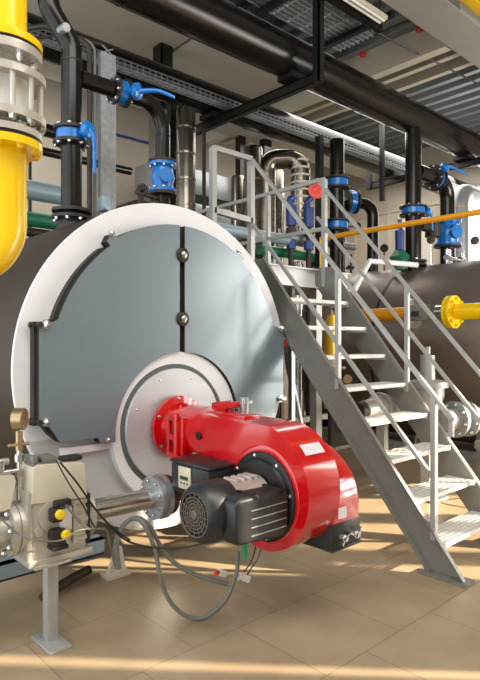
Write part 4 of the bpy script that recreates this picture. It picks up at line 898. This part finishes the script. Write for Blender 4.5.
hw('warning_wheel', (6.57, 5.51, 3.87), .13, 'orange-red round handwheel near the upper stair post', 'redd', stem=(6.9, 5.9, 3.87))
for (x, y, z, lb) in ((6.66, 6.11, 3.60, 'navy vertical pump motor, left of the pair behind the handrail'), (6.87, 5.93, 3.58, 'navy vertical pump motor, right of the pair behind the handrail')):
    T = Thing('vertical_pump', (x, y, z), lb, 'pump', 'navy vertical pumps')
    T.part('pump_motor', 'navy', lambda b: (lathe(b, (x, y, z-.16), (0, 0, 1), [(0, .08), (.30, .085), (.32, .05)], 20), tube(b, smooth_path([(x-.02, y, z+.14), (x-.03, y, z+.24), (x+.03, y-.03, z+.30)]), .05, 12)))
    T.part('pump_base', 'pipedull', lambda b: (cyl(b, (x, y, 0), (x, y, z-.16), .045, 12), cyl(b, (x, y, z-.30), (x, y, z-.2), .08, 16)))
    T.part('foot_valve', 'navy', lambda b: cyl(b, (x, y, z-.52), (x, y, z-.38), .075, 16))
clutter(7.1, 6.5, 2.42, 'chrome valve manifold behind the green pipe', 3, 12, .5, .6, 0)
clutter(6.1, 6.9, 2.42, 'dark valve manifold behind the platform corner', 4, 10, .6, .9, 0)
clutter(7.5, 7.35, 2.9, 'grey valve manifold left of the white door', 5, 9, .35, .9, 0)
T = Thing('rear_elbow', (8.4, 5.9, 3), 'black arched elbow pipe with blue valve behind the descending handrail', 'pipe')
T.part('pipe_body', 'pipe', lambda b: tube(b, bend_path([(8.0, 6.2, 2.7), (8.0, 6.2, 4.05), (8.55, 5.9, 4.05), (8.55, 5.9, 2.7)], .22, 12), .1, 24))
T.part('valve_body', 'blue', lambda b: lathe(b, (8.14, 6.12, 4.06), (.88, -.48, 0), [(0, .1), (0, .19), (.10, .19), (.1, .1)], 24))
T.part('pipe_flange', 'pipedull', lambda b: [lathe(b, V(8.14, 6.12, 4.06)+V(.88, -.48, 0)*s, (.88, -.48, 0), [(0, .1), (0, .21), (.03, .21), (.03, .1)], 24) for s in (-.05, .12)])
hw('handwheel', (8.45, 5.6, 3.22), .07, 'black handwheel left of the slim navy actuator', stem=(8.45, 5.6, 2.8))
hw('handwheel', (8.1, 5.9, 3.6), .06, 'black handwheel on the arched elbow pipe', stem=(8.02, 6.15, 3.6))
single('panel_seam', 'navy', lambda b: tube(b, [(5.83+.215*k, YN-.03, 5.77-(.012 if k % 2 else 0)) for k in range(5)], .03, 8), (4, YN-.05, 5.4), 'dark blue cable pinned along the beige back wall', 'cable')
for x, lb in ((5.72, 'tall dark wall joint strip left of the blue cable'), (6.78, 'tall dark wall strip right of the blue cable')):
    single('wall_strip', 'wall2', lambda b: box(b, (x-.06, YN-.05, 0), (x+.06, YN, ZC)), (x, YN, 0), lb, 'trim')
single('rear_duct', 'duct', lambda b: (box(b, (6.0, 8.9, 4.5), (9.5, 9.6, 5.0), .02), box(b, (6.3, 8.8, 3.9), (8.8, 9.5, 4.3), .02)), (7, 9, 4), 'wide grey rectangular air duct far behind the railing', 'duct')
single('rear_cabinet', 'black', lambda b: (box(b, (5.4, 8.6, 0), (6.4, 9.4, 4.1), .02), [box(b, (5.42, 8.58, z), (6.38, 8.6, z+.02)) for z in (3.2, 3.5, 3.8)]), (5.9, 9, 0), 'dark machinery cabinet behind the polished duct', 'cabinet')
